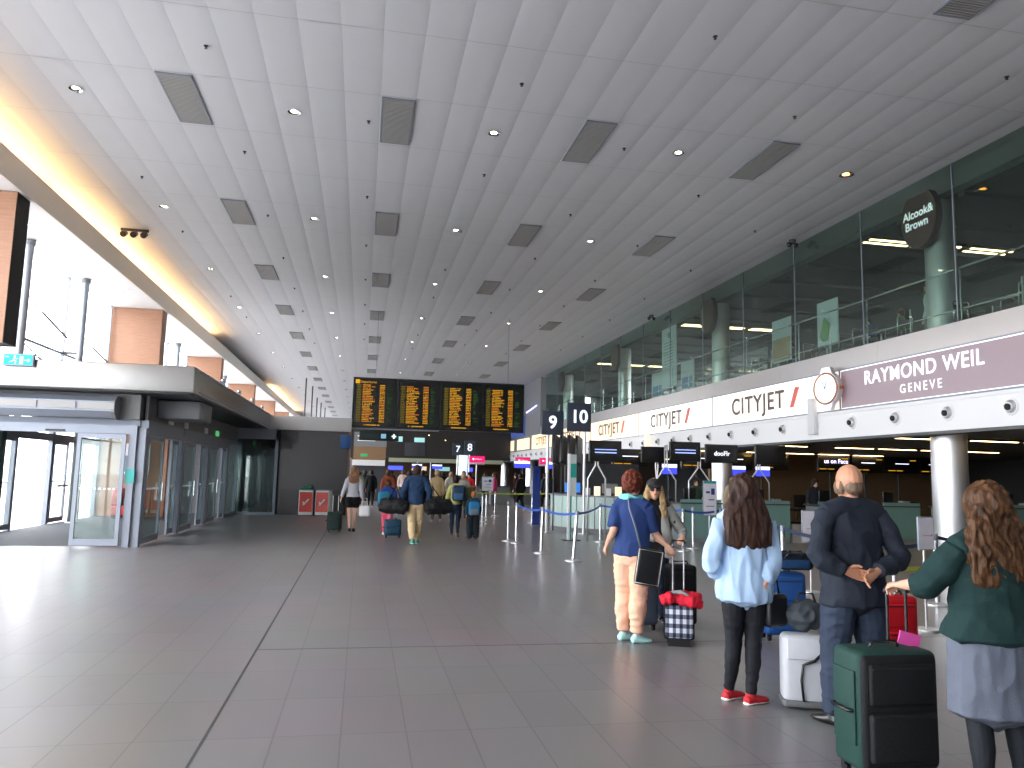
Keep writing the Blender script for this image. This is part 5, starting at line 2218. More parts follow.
            for k in range(26):
                a = (k / 25 - .5) * 2
                x0 = a * .125 * s * wd
                dz = rr_.uniform(-.05, .05)
                z1 = hc.z + .02 * s - ln * s * (0.93 + dz)
                px = hc.x + x0
                yb = hc.y - .115 * s + .035 * s * abs(a) ** 2
                limb(mb.bm, [V((px * .7, yb + .02, hc.z - .05 * s)), V((px + rr_.uniform(-.012, .012), yb, hc.z - ln * .45 * s)), V((px + rr_.uniform(-.02, .02), yb + rr_.uniform(-.008, .012), z1 + .08 * s)), V((px + rr_.uniform(-.02, .02), yb + .01, z1 - .02))],
                     [.018, .020, .017, .006], seg=6)
            if hair.get('front'):
                for sx in (-1, 1):
                    limb(mb.bm, [hp(sx * .062, .01, .07), hp(sx * .086, .02, -.02), hp(sx * .095, .04, -.13), V((hc.x + sx * .11 * s, hc.y + .07 * s, hc.z - .27 * s)), V((hc.x + sx * .12 * s, hc.y + .09 * s, hc.z - hair.get('front') * s))],
                         [.022, .03, .036, .036, .014], seg=8)
        amp = hair.get('fold', .007)
        fuse('hair', mb, max(vox, .007), hair['m'], t, smooth=2, fold=(amp, hair.get('fx', 34), hair.get('fz', 9), 7.7))
    t['_h'] = H
    return t, J, s


def rel(loc, rz, p, s):
    """world point -> person-local joint in the unscaled table"""
    q = Matrix.Rotation(-rz, 3, 'Z') @ (V(p) - V(loc))
    return tuple(q / s)


# ------------------------------------------------------------------ luggage builder
def suitcase(label, loc, rz, w, d, h, m, handle=0.0, rod_cx=0.0, msides=None, wheels=4, pocket=True, rods=M_alu, name='suitcase', tilt=0.0, grip=M_black, group=None, rod_dx=None):
    t = thing(name, label, 'suitcase', loc, rz, group)
    z0 = .06
    mb = MB()
    mb.box(-w / 2, w / 2, -d / 2, d / 2, z0, h, bev=min(w, d) * .16)
    mb.build('shell', msides or m, t)
    mb = MB()
    mb.box(-w / 2 + .012, w / 2 - .012, -d / 2 - .012, -d / 2 + .06, z0 + .015, h - .015, bev=.035)
    mb.build('front_face', m, t)
    if pocket:
        mb = MB()
        mb.box(-w / 2 + .045, w / 2 - .045, -d / 2 - .045, -d / 2, z0 + .06, z0 + (h - z0) * .50, bev=.02)
        mb.box(-w / 2 + .05, w / 2 - .05, -d / 2 - .035, -d / 2, z0 + (h - z0) * .56, z0 + (h - z0) * .9, bev=.016)
        pk_ = mb.build('pocket', m, t)
        mb = MB()
        mb.box(-w / 2 + .06, w / 2 - .06, -d / 2 - .049, -d / 2 - .043, z0 + (h - z0) * .46, z0 + (h - z0) * .475)
        mb.box(-w / 2 + .06, w / 2 - .06, -d / 2 - .039, -d / 2 - .033, z0 + (h - z0) * .86, z0 + (h - z0) * .875)
        mb.build('zipper', M_matblack, pk_)
    mb = MB()
    zz = z0 + (h - z0) * .5
    mb.tube([(-w / 2 - .002, -.09, zz), (-w / 2 - .035, -.075, zz), (-w / 2 - .035, .075, zz), (-w / 2 - .002, .09, zz)], .011, seg=8)
    mb.tube([(-.09, 0, h - .003), (-.075, 0, h + .032), (.075, 0, h + .032), (.09, 0, h - .003)], .011, seg=8)
    mb.build('carry_handle', M_black, t)
    if handle:
        rw = rod_dx or w * .2
        mb = MB()
        for sx in (-rw, rw):
            mb.cyl((rod_cx + sx, d / 2 - .05, h - .05), (rod_cx + sx, d / 2 - .05, handle - .02), .009, seg=8)
        rd_ = mb.build('telescopic_rods', rods, t)
        mb = MB()
        mb.tube([(rod_cx - rw - .012, d / 2 - .05, handle - .03), (rod_cx - rw, d / 2 - .05, handle), (rod_cx + rw, d / 2 - .05, handle), (rod_cx + rw + .012, d / 2 - .05, handle - .03)], .015, seg=8)
        mb.build('grip', grip, rd_)
    for sx in (-1, 1):
        for sy in ((-1, 1) if wheels == 4 else (1,)):
            mb = MB()
            cx, cy = sx * (w / 2 - .05), sy * (d / 2 - .045)
            mb.cyl((cx - .014, cy, .03), (cx + .014, cy, .03), .03, seg=14)
            mb.box(cx - .02, cx + .02, cy - .02, cy + .02, .045, z0 + .02)
            mb.build('wheel', M_black, t)
    if wheels != 4:
        mb = MB()
        mb.box(-w / 2 + .04, w / 2 - .04, -d / 2 + .01, -d / 2 + .04, 0, z0 + .01)
        mb.build('foot', M_black, t)
    return t

# ------------------------------------------------------------------ people in the near queue
H_brown = hair_mat('dark_brown_hair', (30, 20, 18), (78, 52, 42))
H_aub = hair_mat('auburn_hair', (70, 28, 20), (132, 62, 42))
H_blond = hair_mat('blonde_hair', (130, 100, 62), (206, 176, 128))
H_red = hair_mat('reddish_brown_hair', (44, 28, 19), (108, 74, 46))
H_grey = hair_mat('grey_brown_hair', (92, 72, 58), (142, 120, 102))
H_black = hair_mat('black_hair', (18, 15, 15), (44, 36, 34))
H_ginger = hair_mat('ginger_hair', (140, 76, 38), (190, 118, 66))

# man in the dark suit, hands clasped behind his back
loc = (3.44, 5.0, 0)
hk = dict(d=(.75, .1, -.35), n=(0, 1, .15), curl=.62, side=-1)
t, J, s = person('balding man in a dark suit seen from behind, hands clasped at his back', loc, 0.0, 1.76,
                 P=dict(shL=(-.205, 0, 1.425), shR=(.205, 0, 1.425), elL=(-.335, -.10, 1.13), elR=(.325, -.10, 1.12), wrL=(-.17, -.165, 1.05), wrR=(.035, -.225, 1.05),
                        hiL=(-.10, 0, .9), hiR=(.10, 0, .9), knL=(-.15, .01, .49), knR=(.14, .01, .49), anL=(-.19, -.02, .085), anR=(.17, -.02, .085)),
                 female=False, vox=.0075, bulk=1.10, headk=1.14, skin=M_skin2,
                 top=dict(m=cloth('suit_cloth', (38, 44, 56), .75), off=.015, hem=.80, flare=.04, sleeve=.97, name='suit_jacket', fold=.011, fx=7, fz=6, cuff=1.2, full=1.08),
                 pants=dict(m=cloth('suit_trouser_cloth', (46, 56, 74), .75), off=.016, k=1.1, kend=1.55, u1=1.0, fold=.006),
                 shoes=dict(m=pmat('black_leather', (22, 20, 20), .3)), hair=dict(style='bald', m=H_grey, fold=.002),
                 handL=dict(d=(.80, -.05, -.20), n=(.0, -1, .0), curl=.25, side=-1), handR=dict(d=(-.80, -.05, -.50), n=(.1, -1, -.1), curl=.62, side=1), footyaw=(.3, -.3))
mb = MB()
limb(mb.bm, [J['neck'] + V((0, -.002, .010)), J['neck'] + V((0, .0, .048))], [(.066, .066), (.062, .062)], seg=20)
mb.build('shirt_collar', M_white, t)
mb = MB()
c = J['neck']
mb.tube([c + V((-.07, .03, .0)), c + V((-.072, -.04, .015)), c + V((0, -.082, .018)), c + V((.072, -.04, .015)), c + V((.07, .03, .0))], .016, seg=8)
mb.build('jacket_collar', cloth('suit_collar', (34, 40, 50)), t)

# woman in the green cardigan holding the green suitcase
loc = (3.30, 3.62, 0)
s0 = 1.63 / 1.75
t, J, s = person('woman in dark green cardigan and grey skirt at the right edge, holding a suitcase handle', loc, 0.0, 1.63,
                 P=dict(shL=(-.20, 0, 1.40), shR=(.20, 0, 1.40), elL=rel(loc, 0, (2.985, 3.70, 1.12), s0), wrL=rel(loc, 0, (3.02, 3.95, 1.085), s0),
                        elR=(.33, .02, 1.14), wrR=(.28, .18, .95), knL=(-.10, .02, .49), knR=(.12, .0, .49), anL=(-.12, -.02, .085), anR=(.12, -.04, .085)),
                 vox=.0075, bulk=1.30, hip=1.05,
                 top=dict(m=cloth('green_cardigan', (28, 52, 52), .85), off=.022, hem=.93, flare=.05, sleeve=.60, name='cardigan', fold=.011, fx=6, fz=7, cuff=1.3, full=1.02),
                 skirt=dict(m=cloth('grey_jersey', (98, 104, 118), .85), top=.98, hem=.52, flare=.08, fold=.007),
                 pants=dict(m=cloth('black_tights', (28, 32, 38), .7), off=.003, k=1.0, name='tights', fold=.0, waist=1.0),
                 shoes=dict(m=pmat('black_flats', (20, 20, 22), .5)),
                 hair=dict(style='long', m=H_red, len=.43, w=1.5, cap=.030, fold=.011, fx=24, fz=13),
                 handL=dict(d=(.1, .85, -.10), n=(0.1, 0, -1), curl=.95, side=1))

# girl in the pale blue shirt
loc = (2.89, 5.53, 0)
t, J, s = person('girl in loose pale blue shirt and black leggings with long dark brown hair', loc, -.12, 1.66,
                 P=dict(shL=(-.175, 0, 1.40), shR=(.175, 0, 1.40), elL=(-.300, -.05, 1.14), wrL=(-.215, .03, .95), elR=(.22, -.05, 1.12), wrR=(.105, -.14, .93),
                        hiL=(-.09, 0, .9), hiR=(.09, 0, .9), knL=(-.085, .02, .49), knR=(.065, .0, .49), anL=(-.10, .10, .085), anR=(.03, -.03, .085)),
                 vox=.0075, bulk=1.02,
                 top=dict(m=cloth('pale_blue_shirt', (172, 200, 232), .7), off=.018, hem=.80, flare=.05, sleeve=.90, fold=.012, fx=10, fz=3.2, cuff=1.35, full=1.08),
                 pants=dict(m=cloth('black_leggings', (26, 28, 34), .7), off=.007, k=1.04, name='leggings', fold=.003),
                 shoes=dict(m=pmat('red_canvas', (176, 22, 34), .7), sole=pmat('white_rubber', (228, 224, 220), .6)),
                 hair=dict(style='long', m=H_brown, len=.43, w=1.38, cap=.030, fold=.008, fx=22, fz=5), footyaw=(-1.0, -1.15),
                 handR=dict(d=(-.15, .05, -1), n=(0, 1, 0), curl=.4, side=-1))
t2 = thing('hand_bag', 'black bag held low by the girl in pale blue', 'bag', (3.11, 5.50, .56), .3)
mb = MB()
mb.box(-.10, .10, -.06, .06, 0, .24, bev=.03)
mb.build('body', M_black, t2)
mb = MB()
mb.tube([(-.06, 0, .23), (-.04, 0, .34), (.04, 0, .34), (.06, 0, .23)], .008, seg=6)
mb.build('strap', M_black, t2)

# woman in the navy t-shirt
loc = (2.77, 7.68, 0)
rz = -.72
s0 = 1.69 / 1.75
t, J, s = person('woman with short auburn hair in navy t-shirt and peach trousers', loc, rz, 1.69,
                 P=dict(elR=rel(loc, rz, (3.00, 7.62, 1.07), s0), wrR=rel(loc, rz, (3.10, 7.56, .965), s0), elL=rel(loc, rz, (2.56, 7.66, 1.10), s0), wrL=rel(loc, rz, (2.56, 7.88, .94), s0),
                        shL=(-.165, 0, 1.40), shR=(.165, 0, 1.40), knL=(-.10, .03, .49), knR=(.08, -.01, .49), anL=(-.10, .0, .085), anR=(.07, -.05, .085)),
                 vox=.0085, bulk=1.02,
                 top=dict(m=cloth('navy_cotton', (42, 62, 112), .85), off=.014, hem=.90, flare=.025, sleeve=.42, name='t_shirt', fold=.009, fx=8, fz=5, cuff=1.7, full=1.1),
                 pants=dict(m=cloth('peach_cotton', (232, 184, 156), .8), off=.014, k=1.08, kend=1.45, u1=.96, fold=.007),
                 shoes=dict(m=pmat('mint_shoe', (170, 216, 214), .6)), hair=dict(style='short', m=H_aub, cap=.020, fold=.014, fx=26, fz=26), headyaw=-.25,
                 handR=dict(d=(.5, .3, -.85), n=(-.3, .9, 0), curl=.85, side=-1), footyaw=(-.5, -.75))
mb = MB()
c = J['neck']
mb.tube([c + V((-.095, .05, .01)), c + V((-.105, -.03, .030)), c + V((0, -.105, .040)), c + V((.105, -.03, .030)), c + V((.095, .05, .01)), c + V((0, .10, -.01)), c + V((-.095, .05, .01))], .032, seg=10)
mb.build('scarf', cloth('turquoise_scarf', (130, 214, 214), .8), t)
t2 = thing('shoulder_bag', 'flat black shoulder bag with pale piping on the hip of the woman in navy', 'bag', (2.84, 7.49, .58), -.10)
mb = MB()
mb.box(-.125, .125, -.035, .035, 0, .37, bev=.03)
bmesh.ops.rotate(mb.bm, verts=mb.bm.verts, matrix=Matrix.Rotation(.15, 3, 'Y'))
mb.build('body', M_black, t2)
mb = MB()
pp = [(-.12, -.036, .02), (-.12, -.036, .35), (.12, -.036, .35), (.12, -.036, .02), (-.12, -.036, .02)]
R_ = Matrix.Rotation(.15, 3, 'Y')
mb.tube([R_ @ V(p) for p in pp], .006, seg=6)
mb.build('piping', pmat('pale_piping', (200, 196, 186), .5), t2)
mb = MB()
mb.tube([(-.05, -.0, .37), (-.11, -.03, .58), (-.16, .02, .76), (-.155, .09, .865), (-.12, .2, .88)], .010, seg=6)
mb.build('strap', pmat('grey_strap', (110, 116, 128), .6), t2)

# blonde woman in the cap, facing the camera
loc = (3.42, 8.74, 0)
rz = PI - .22
s0 = 1.62 / 1.75
t, J, s = person('blonde woman in black baseball cap and sunglasses facing the camera, behind the navy shirt', loc, rz, 1.62,
                 P=dict(elL=rel(loc, rz, (3.74, 8.64, 1.03), s0), wrL=rel(loc, rz, (3.66, 8.46, .985), s0), elR=rel(loc, rz, (3.2, 8.66, 1.04), s0), wrR=rel(loc, rz, (3.38, 8.5, .94), s0)),
                 vox=.009, bulk=1.02, top=dict(m=cloth('black_top', (30, 30, 32), .8), off=.010, hem=.88, sleeve=.4, name='top', fold=.006),
                 pants=dict(m=cloth('dark_denim', (44, 54, 76), .8), off=.008, k=1.0, kend=1.1, name='jeans'),
                 shoes=dict(m=pmat('dark_trainers', (50, 54, 66), .6), sole=M_white),
                 hair=dict(style='long', m=H_blond, len=.34, w=1.1, cap=.012, front=.36, fold=.008),
                 handL=dict(d=rel((0, 0, 0), rz, (-.5, -.5, -.25), 1), n=(0, 0, -1), curl=.75, side=1))
# open grey cardigan: two sleeves and two front panels
mb = MB()
for sd, sx in (('L', -1), ('R', 1)):
    limb(mb.bm, [J['sh' + sd], J['el' + sd], J['el' + sd].lerp(J['wr' + sd], .85)], [.072, .060, .050], seg=12)
    limb(mb.bm, [J['sh' + sd] + V((-.4 * J['sh' + sd].x, .06, .03)), V((sx * .125, .10, 1.15 * s)), V((sx * .16, .11, .95 * s)), V((sx * .17, .10, .80 * s))], [(.05, .02), (.055, .025), (.06, .02), (.06, .02)], seg=10, hint=V((1, 0, 0)))
limb(mb.bm, [V((0, -.03, 1.42 * s)), V((0, -.04, 1.2 * s)), V((0, -.04, .8 * s))], [(.15, .09), (.155, .09), (.19, .10)], seg=16, hint=V((1, 0, 0)))
fuse('cardigan', mb, .01, cloth('grey_knit', (150, 150, 146), .9), t, smooth=3, fold=(.006, 10, 6, 2))
hcv = J['head']
mb = MB()
mb.ell(hcv + V((0, -.01, .055)), (.094, .108, .082), seg=20)
limb(mb.bm, [hcv + V((0, .07, .052)), hcv + V((0, .125, .045)), hcv + V((0, .165, .032))], [(.078, .010), (.072, .008), (.048, .006)], seg=14, hint=V((1, 0, 0)))
fuse('cap', mb, .006, pmat('black_cap', (24, 24, 26), .7), t, smooth=2)
mb = MB()
for sx in (-1, 1):
    mb.ell(hcv + V((sx * .036, .086, .006)), (.031, .012, .022))
mb.cyl(hcv + V((-.07, .078, .012)), hcv + V((.07, .078, .012)), .006, seg=6)
mb.build('sunglasses', pmat('dark_lens', (36, 26, 28), .15), t)

# luggage around the queue
M_green = cloth('green_nylon', (30, 60, 54), .6)
M_blackn = cloth('black_nylon', (24, 26, 28), .65)
t = suitcase('large green and black suitcase held by the woman in the cardigan', (3.02, 4.12, 0), -.02, .50, .27, .71, M_blackn, handle=1.035, msides=M_green, rods=M_black, rod_dx=.062, rod_cx=.155)
mb = MB()
mb.box(.06, .20, -.10, -.094, .69, .765)
bmesh.ops.rotate(mb.bm, verts=mb.bm.verts, cent=(0.09, -.097, .715), matrix=Matrix.Rotation(.25, 3, 'Y'))
o = mb.build('luggage_tag', pmat('pink_card', (240, 90, 180), .6, emit=None), t)
o.location = (0.04, .10, .03)
o['label'] = 'bright pink luggage tag'
mb = MB()
mb.box(-.262, -.25, -.10, .10, .2, .6, bev=.004)
mb.build('side_panel', M_green, t)

t = thing('rolling_bag', 'light grey soft bag with dark straps standing between the girl and the man', 'bag', (3.27, 5.38, 0), -.35)
mb = MB()
mb.box(-.155, .155, -.10, .10, .05, .53, bev=.045)
mb.build('body', cloth('light_grey_fabric', (188, 190, 196), .7), t)
mb = MB()
mb.box(-.13, .13, -.118, -.09, .36, .51, bev=.012)
mb.build('flap', cloth('light_grey_fabric_flap', (196, 198, 204), .7), t)
mb = MB()
mb.tube([(-.02, -.112, .07), (-.035, -.118, .22), (-.02, -.122, .33), (.06, -.122, .36), (.13, -.112, .43)], [.008, .009, .010, .011, .012], seg=8)
mb.box(.152, .168, -.08, .08, .09, .50, bev=.006)
mb.build('strap', M_black, t)
mb = MB()
mb.box(-.16, .16, -.105, .105, .02, .075, bev=.02)
mb.build('base', pmat('grey_rubber', (96, 98, 100), .6), t)
t = thing('satchel', 'small dark grey satchel lying on top of the light grey bag', 'bag', (3.33, 5.44, .535), -.2)
mb = MB()
mb.ell((0, 0, .11), (.135, .09, .11))
mb.ell((.05, .02, .14), (.09, .07, .09))
fuse('body', mb, .01, cloth('dark_grey_canvas', (70, 76, 82), .7), t, fold=(.012, 12, 12, 1))
mb = MB()
mb.tube([(-.09, 0, .17), (-.04, -.03, .28), (.05, -.03, .28), (.10, 0, .17)], .010, seg=6)
mb.build('handle', M_black, t)

suitcase('blue suitcase standing behind the girl in pale blue', (4.42, 7.65, 0), -.15, .44, .26, .70, cloth('royal_blue_nylon', (34, 78, 140), .6), handle=.9, rods=M_black)
t = thing('cabin_bag', 'dark navy bag riding on top of the blue suitcase', 'bag', (4.46, 7.55, .735), -.15)
mb = MB()
mb.box(-.22, .22, -.13, .13, 0, .17, bev=.05)
mb.build('body', cloth('dark_navy_nylon', (24, 34, 46), .6), t)
mb = MB()
mb.tube([(-.10, -.13, .12), (-.06, -.16, .20), (.06, -.16, .20), (.10, -.13, .12)], .011, seg=6)
mb.build('handle', M_black, t)
mb = MB()
mb.box(-.16, .16, -.15, -.12, .02, .11, bev=.015)
mb.build('pocket', cloth('blue_trim', (30, 62, 100), .6), t)

suitcase('red suitcase half hidden behind the suited man', (4.72, 6.3, 0), -.1, .36, .22, .66, cloth('red_nylon', (196, 22, 34), .5))
suitcase('slate grey suitcase standing behind the peach trousers', (3.12, 8.35, 0), .1, .24, .38, .72, cloth('slate_shell', (84, 94, 112), .5), handle=.96, pocket=False)
suitcase('black suitcase with chrome handle below the blonde woman\'s hand', (3.55, 8.28, 0), -.1, .32, .24, .70, M_blackn, handle=.955)
# plaid roller with a red jacket on top
M_plaid = pmat('plaid_cloth', (190, 196, 206), .75)
_nt = M_plaid.node_tree
_b = _nt.nodes['Principled BSDF']
_tc = _nt.nodes.new('ShaderNodeTexCoord')
_sep = _nt.nodes.new('ShaderNodeSeparateXYZ')
_nt.links.new(_tc.outputs['Object'], _sep.inputs[0])
_w = []
for ax, fr in (('X', 95), ('Z', 70)):
    mth = _nt.nodes.new('ShaderNodeMath')
    mth.operation = 'MULTIPLY'
    mth.inputs[1].default_value = fr
    _nt.links.new(_sep.outputs[ax], mth.inputs[0])
    sn = _nt.nodes.new('ShaderNodeMath')
    sn.operation = 'SINE'
    _nt.links.new(mth.outputs[0], sn.inputs[0])
    gt = _nt.nodes.new('ShaderNodeMath')
    gt.operation = 'GREATER_THAN'
    gt.inputs[1].default_value = 0.1
    _nt.links.new(sn.outputs[0], gt.inputs[0])
    _w.append(gt)
_ad = _nt.nodes.new('ShaderNodeMath')
_ad.operation = 'ADD'
_nt.links.new(_w[0].outputs[0], _ad.inputs[0])
_nt.links.new(_w[1].outputs[0], _ad.inputs[1])
_dv = _nt.nodes.new('ShaderNodeMath')
_dv.operation = 'DIVIDE'
_dv.inputs[1].default_value = 2
_nt.links.new(_ad.outputs[0], _dv.inputs[0])
_cr = _nt.nodes.new('ShaderNodeValToRGB')
_cr.color_ramp.interpolation = 'CONSTANT'
_cr.color_ramp.elements[0].color = (*lin((214, 216, 222)), 1)
_cr.color_ramp.elements[1].position = .4
_cr.color_ramp.elements[1].color = (*lin((96, 104, 130)), 1)
_e = _cr.color_ramp.elements.new(.9)
_e.color = (*lin((22, 24, 36)), 1)
_nt.links.new(_dv.outputs[0], _cr.inputs['Fac'])
_nt.links.new(_cr.outputs['Color'], _b.inputs['Base Color'])
t = suitcase('plaid cabin roller with long silver handle held by the woman in navy', (3.20, 7.50, 0), -.35, .30, .22, .42, M_plaid, handle=.955, msides=M_blackn, wheels=2, pocket=False, rods=M_chrome, name='cabin_roller', rod_dx=.055, grip=M_midgrey)
t = thing('folded_jacket', 'bright red jacket bundled on top of the plaid roller', 'jacket', (3.20, 7.46, .425), -.35)
mb = MB()
mb.tube([(-.19, -.08, .02), (-.10, -.10, .05), (0, -.08, .03), (.10, -.10, .02), (.19, -.04, -.01)], [.045, .06, .055, .06, .045], seg=10)
mb.tube([(.16, -.05, 0), (.17, .03, .04), (.05, .06, .05)], [.05, .055, .05], seg=10)
mb.ell((0, -.02, .035), (.13, .08, .045))
fuse('jacket_cloth', mb, .008, cloth('red_jacket', (214, 36, 58), .7), t, fold=(.010, 18, 18, 3))
mb = MB()
mb.tube([(-.10, -.02, .085), (0, -.05, .10), (.08, -.09, .07)], [.02, .025, .018], seg=8)
mb.build('grey_lining', cloth('grey_lining', (150, 150, 150), .7), t)

# ------------------------------------------------------------------ walkers further down the hall
MV = .018
walk = dict(knL=(-.09, .12, .50), anL=(-.09, .14, .085), knR=(.09, .0, .49), anR=(.09, -.20, .13))
walk2 = dict(knR=(.08, .10, .50), anR=(.06, .14, .085), knL=(-.08, .0, .49), anL=(-.06, -.14, .11))
W1 = dict(walk2)
W1.update(elL=(-.24, -.08, 1.14), wrL=(-.31, -.14, .93), elR=(.22, .0, 1.13), wrR=(.26, .05, .90))
p1 = (-.20, 21.85, 0)
person('girl with long fair brown hair in pale grey top and black shorts, walking away', p1, .05, 1.76, P=W1, vox=.014, det=True,
       top=dict(m=cloth('pale_grey_top', (196, 196, 204), .8), off=.016, hem=.94, sleeve=.95, fold=.002),
       pants=dict(m=cloth('black_shorts', (18, 18, 20), .8), off=.018, u1=.28, k=1.15, name='shorts', fold=.001, waist=.96),
       shoes=dict(m=M_black), hair=dict(style='long', m=hair_mat('fair_brown_hair', (110, 74, 52), (160, 120, 90)), len=.32, cap=.018))
suitcase('small dark green case trailed by the girl in shorts', (-.66, 21.75, 0), -.1, .38, .24, .55, cloth('dark_green_nylon', (38, 54, 50), .7), handle=1.0, rods=M_white)
t = thing('hand_bag', 'white handbag hanging from the hand of the girl in shorts', 'bag', (.13, 21.85, .42))
mb = MB()
mb.box(-.15, .15, -.08, .08, 0, .30, bev=.05)
mb.build('body', M_white, t)
mb = MB()
mb.tube([(-.08, 0, .28), (-.05, 0, .50), (.05, 0, .50), (.08, 0, .28)], .012, seg=6)
mb.build('handle', M_softwhite, t)

person('child in blue coat and pink trousers beside the small blue case', (.72, 20.9, 0), .0, 1.42, P=walk, vox=MV, det=False,
       top=dict(m=cloth('blue_coat', (36, 66, 132), .8), off=.05, hem=.80, flare=.06, sleeve=.95, name='coat', full=1.15, fold=.012),
       pants=dict(m=cloth('pink_cotton', (226, 96, 120), .8), off=.02, k=1.1), shoes=dict(m=M_white),
       hair=dict(style='short', m=hair_mat('copper_hair', (60, 34, 22), (110, 64, 40)), cap=.02))
t = thing('backpack', 'small teal and pink backpack on the child in the blue coat', 'backpack', (.60, 20.66, .78), .2)
mb = MB()
mb.box(-.15, .15, -.10, .06, 0, .36, bev=.06)
mb.build('body', cloth('teal_nylon', (40, 120, 150), .6), t)
mb = MB()
mb.box(-.12, .12, -.13, -.08, .02, .13, bev=.03)
mb.build('pocket', cloth('pink_nylon', (216, 110, 140), .6), t)
suitcase('small teal blue cabin case rolling beside the child in the blue coat', (.84, 20.05, 0), .05, .42, .24, .46, cloth('teal_blue_shell', (34, 66, 88), .5), handle=.95, rods=M_alu)

P2 = dict(walk2)
P2.update(elL=(-.30, -.05, 1.16), wrL=(-.30, .08, .95), elR=(.30, -.05, 1.16), wrR=(.30, .08, .95), shL=(-.20, 0, 1.42), shR=(.20, 0, 1.42))
person('man in khaki trousers and navy top carrying a black duffel on each side', (1.28, 18.25, 0), .0, 1.80, P=P2, vox=.014, det=True, female=False,
       top=dict(m=cloth('navy_jumper', (32, 56, 86), .8), off=.030, hem=.90, sleeve=.97, name='jumper', fold=.008),
       pants=dict(m=cloth('khaki_cotton', (204, 180, 140), .8), off=.018, k=1.1, kend=1.5, u1=.97),
       shoes=dict(m=pmat('green_trainers', (40, 150, 130), .6), sole=M_white), hair=dict(style='short', m=H_brown, cap=.016))
for sx, lab in ((-1, 'left'), (1, 'right')):
    t = thing('duffel_bag', 'long black duffel bag hanging on the %s side of the man in khaki trousers' % lab, 'bag', (1.28 + sx * .52, 18.15, .70), sx * .25)
    mb = MB()
    limb(mb.bm, [(-.30, 0, .16 - sx * .04), (-.15, 0, .18), (.15, 0, .18), (.30, 0, .16 + sx * .04)], [.15, .18, .18, .15], seg=16)
    fuse('body', mb, .02, M_blackn, t, fold=(.012, 8, 8, sx))
    mb = MB()
    mb.tube([(-.14, -.12, .30), (-.06 - sx * .1, 0, .62), (-.06 - sx * .1, .05, .64), (.14, .12, .30)], .014, seg=6)
    mb.build('strap', M_black, t)
person('woman in yellow green top and dark jeans walking away with a navy backpack', (2.45, 20.3, 0), -.15, 1.58, P=walk, vox=MV, det=False,
       top=dict(m=cloth('yellow_green_top', (176, 176, 108), .8), off=.02, hem=.95, sleeve=.6, fold=.006),
       pants=dict(m=cloth('dark_jeans', (26, 36, 56), .8), off=.008), shoes=dict(m=pmat('tan_shoe', (120, 96, 84), .6)),
       hair=dict(style='short', m=H_black, cap=.022))
t = thing('backpack', 'navy backpack on the woman in the yellow green top', 'backpack', (2.50, 20.04, .95), -.15)
mb = MB()
mb.box(-.17, .17, -.13, .05, 0, .40, bev=.07)
mb.build('body', cloth('navy_nylon', (30, 52, 78), .6), t)
mb = MB()
mb.box(-.12, .12, -.165, -.11, .03, .20, bev=.03)
mb.build('pocket', cloth('blue_nylon', (60, 96, 130), .6), t)
t = thing('backpack', 'bulky olive and black pack carried right of the yellow green top', 'backpack', (2.80, 20.25, .72), -.3)
mb = MB()
mb.box(-.16, .16, -.14, .14, 0, .62, bev=.09)
mb.build('body', cloth('olive_canvas', (74, 76, 52), .7), t)
mb = MB()
mb.box(-.11, .11, -.18, -.12, .08, .28, bev=.03)
mb.build('pocket', M_blackn, t)
person('child with ginger hair and dark baggy trousers walking away under a bright blue backpack', (2.83, 19.62, 0), 0, 1.20, P=dict(knL=(-.12, .03, .49), knR=(.12, .03, .49), anL=(-.13, -.02, .085), anR=(.13, .03, .085)), vox=MV, det=False,
       top=dict(m=cloth('dark_teal_top', (34, 66, 84), .8), off=.02, hem=.9, sleeve=.9), pants=dict(m=cloth('charcoal_sweatpants', (36, 44, 50), .8), off=.035, k=1.2, kend=1.6),
       shoes=dict(m=pmat('grey_trainers', (96, 96, 92), .6)), hair=dict(style='short', m=H_ginger, cap=.014))
t = thing('backpack', 'bright blue and grey backpack on the ginger haired child', 'backpack', (2.83, 19.50, .62))
mb = MB()
mb.box(-.14, .14, -.11, .05, 0, .34, bev=.06)
mb.build('body', cloth('bright_blue_nylon', (46, 128, 180), .6), t)
mb = MB()
mb.box(-.11, .11, -.14, -.09, .01, .16, bev=.03)
mb.build('pocket', cloth('grey_nylon', (130, 140, 150), .6), t)

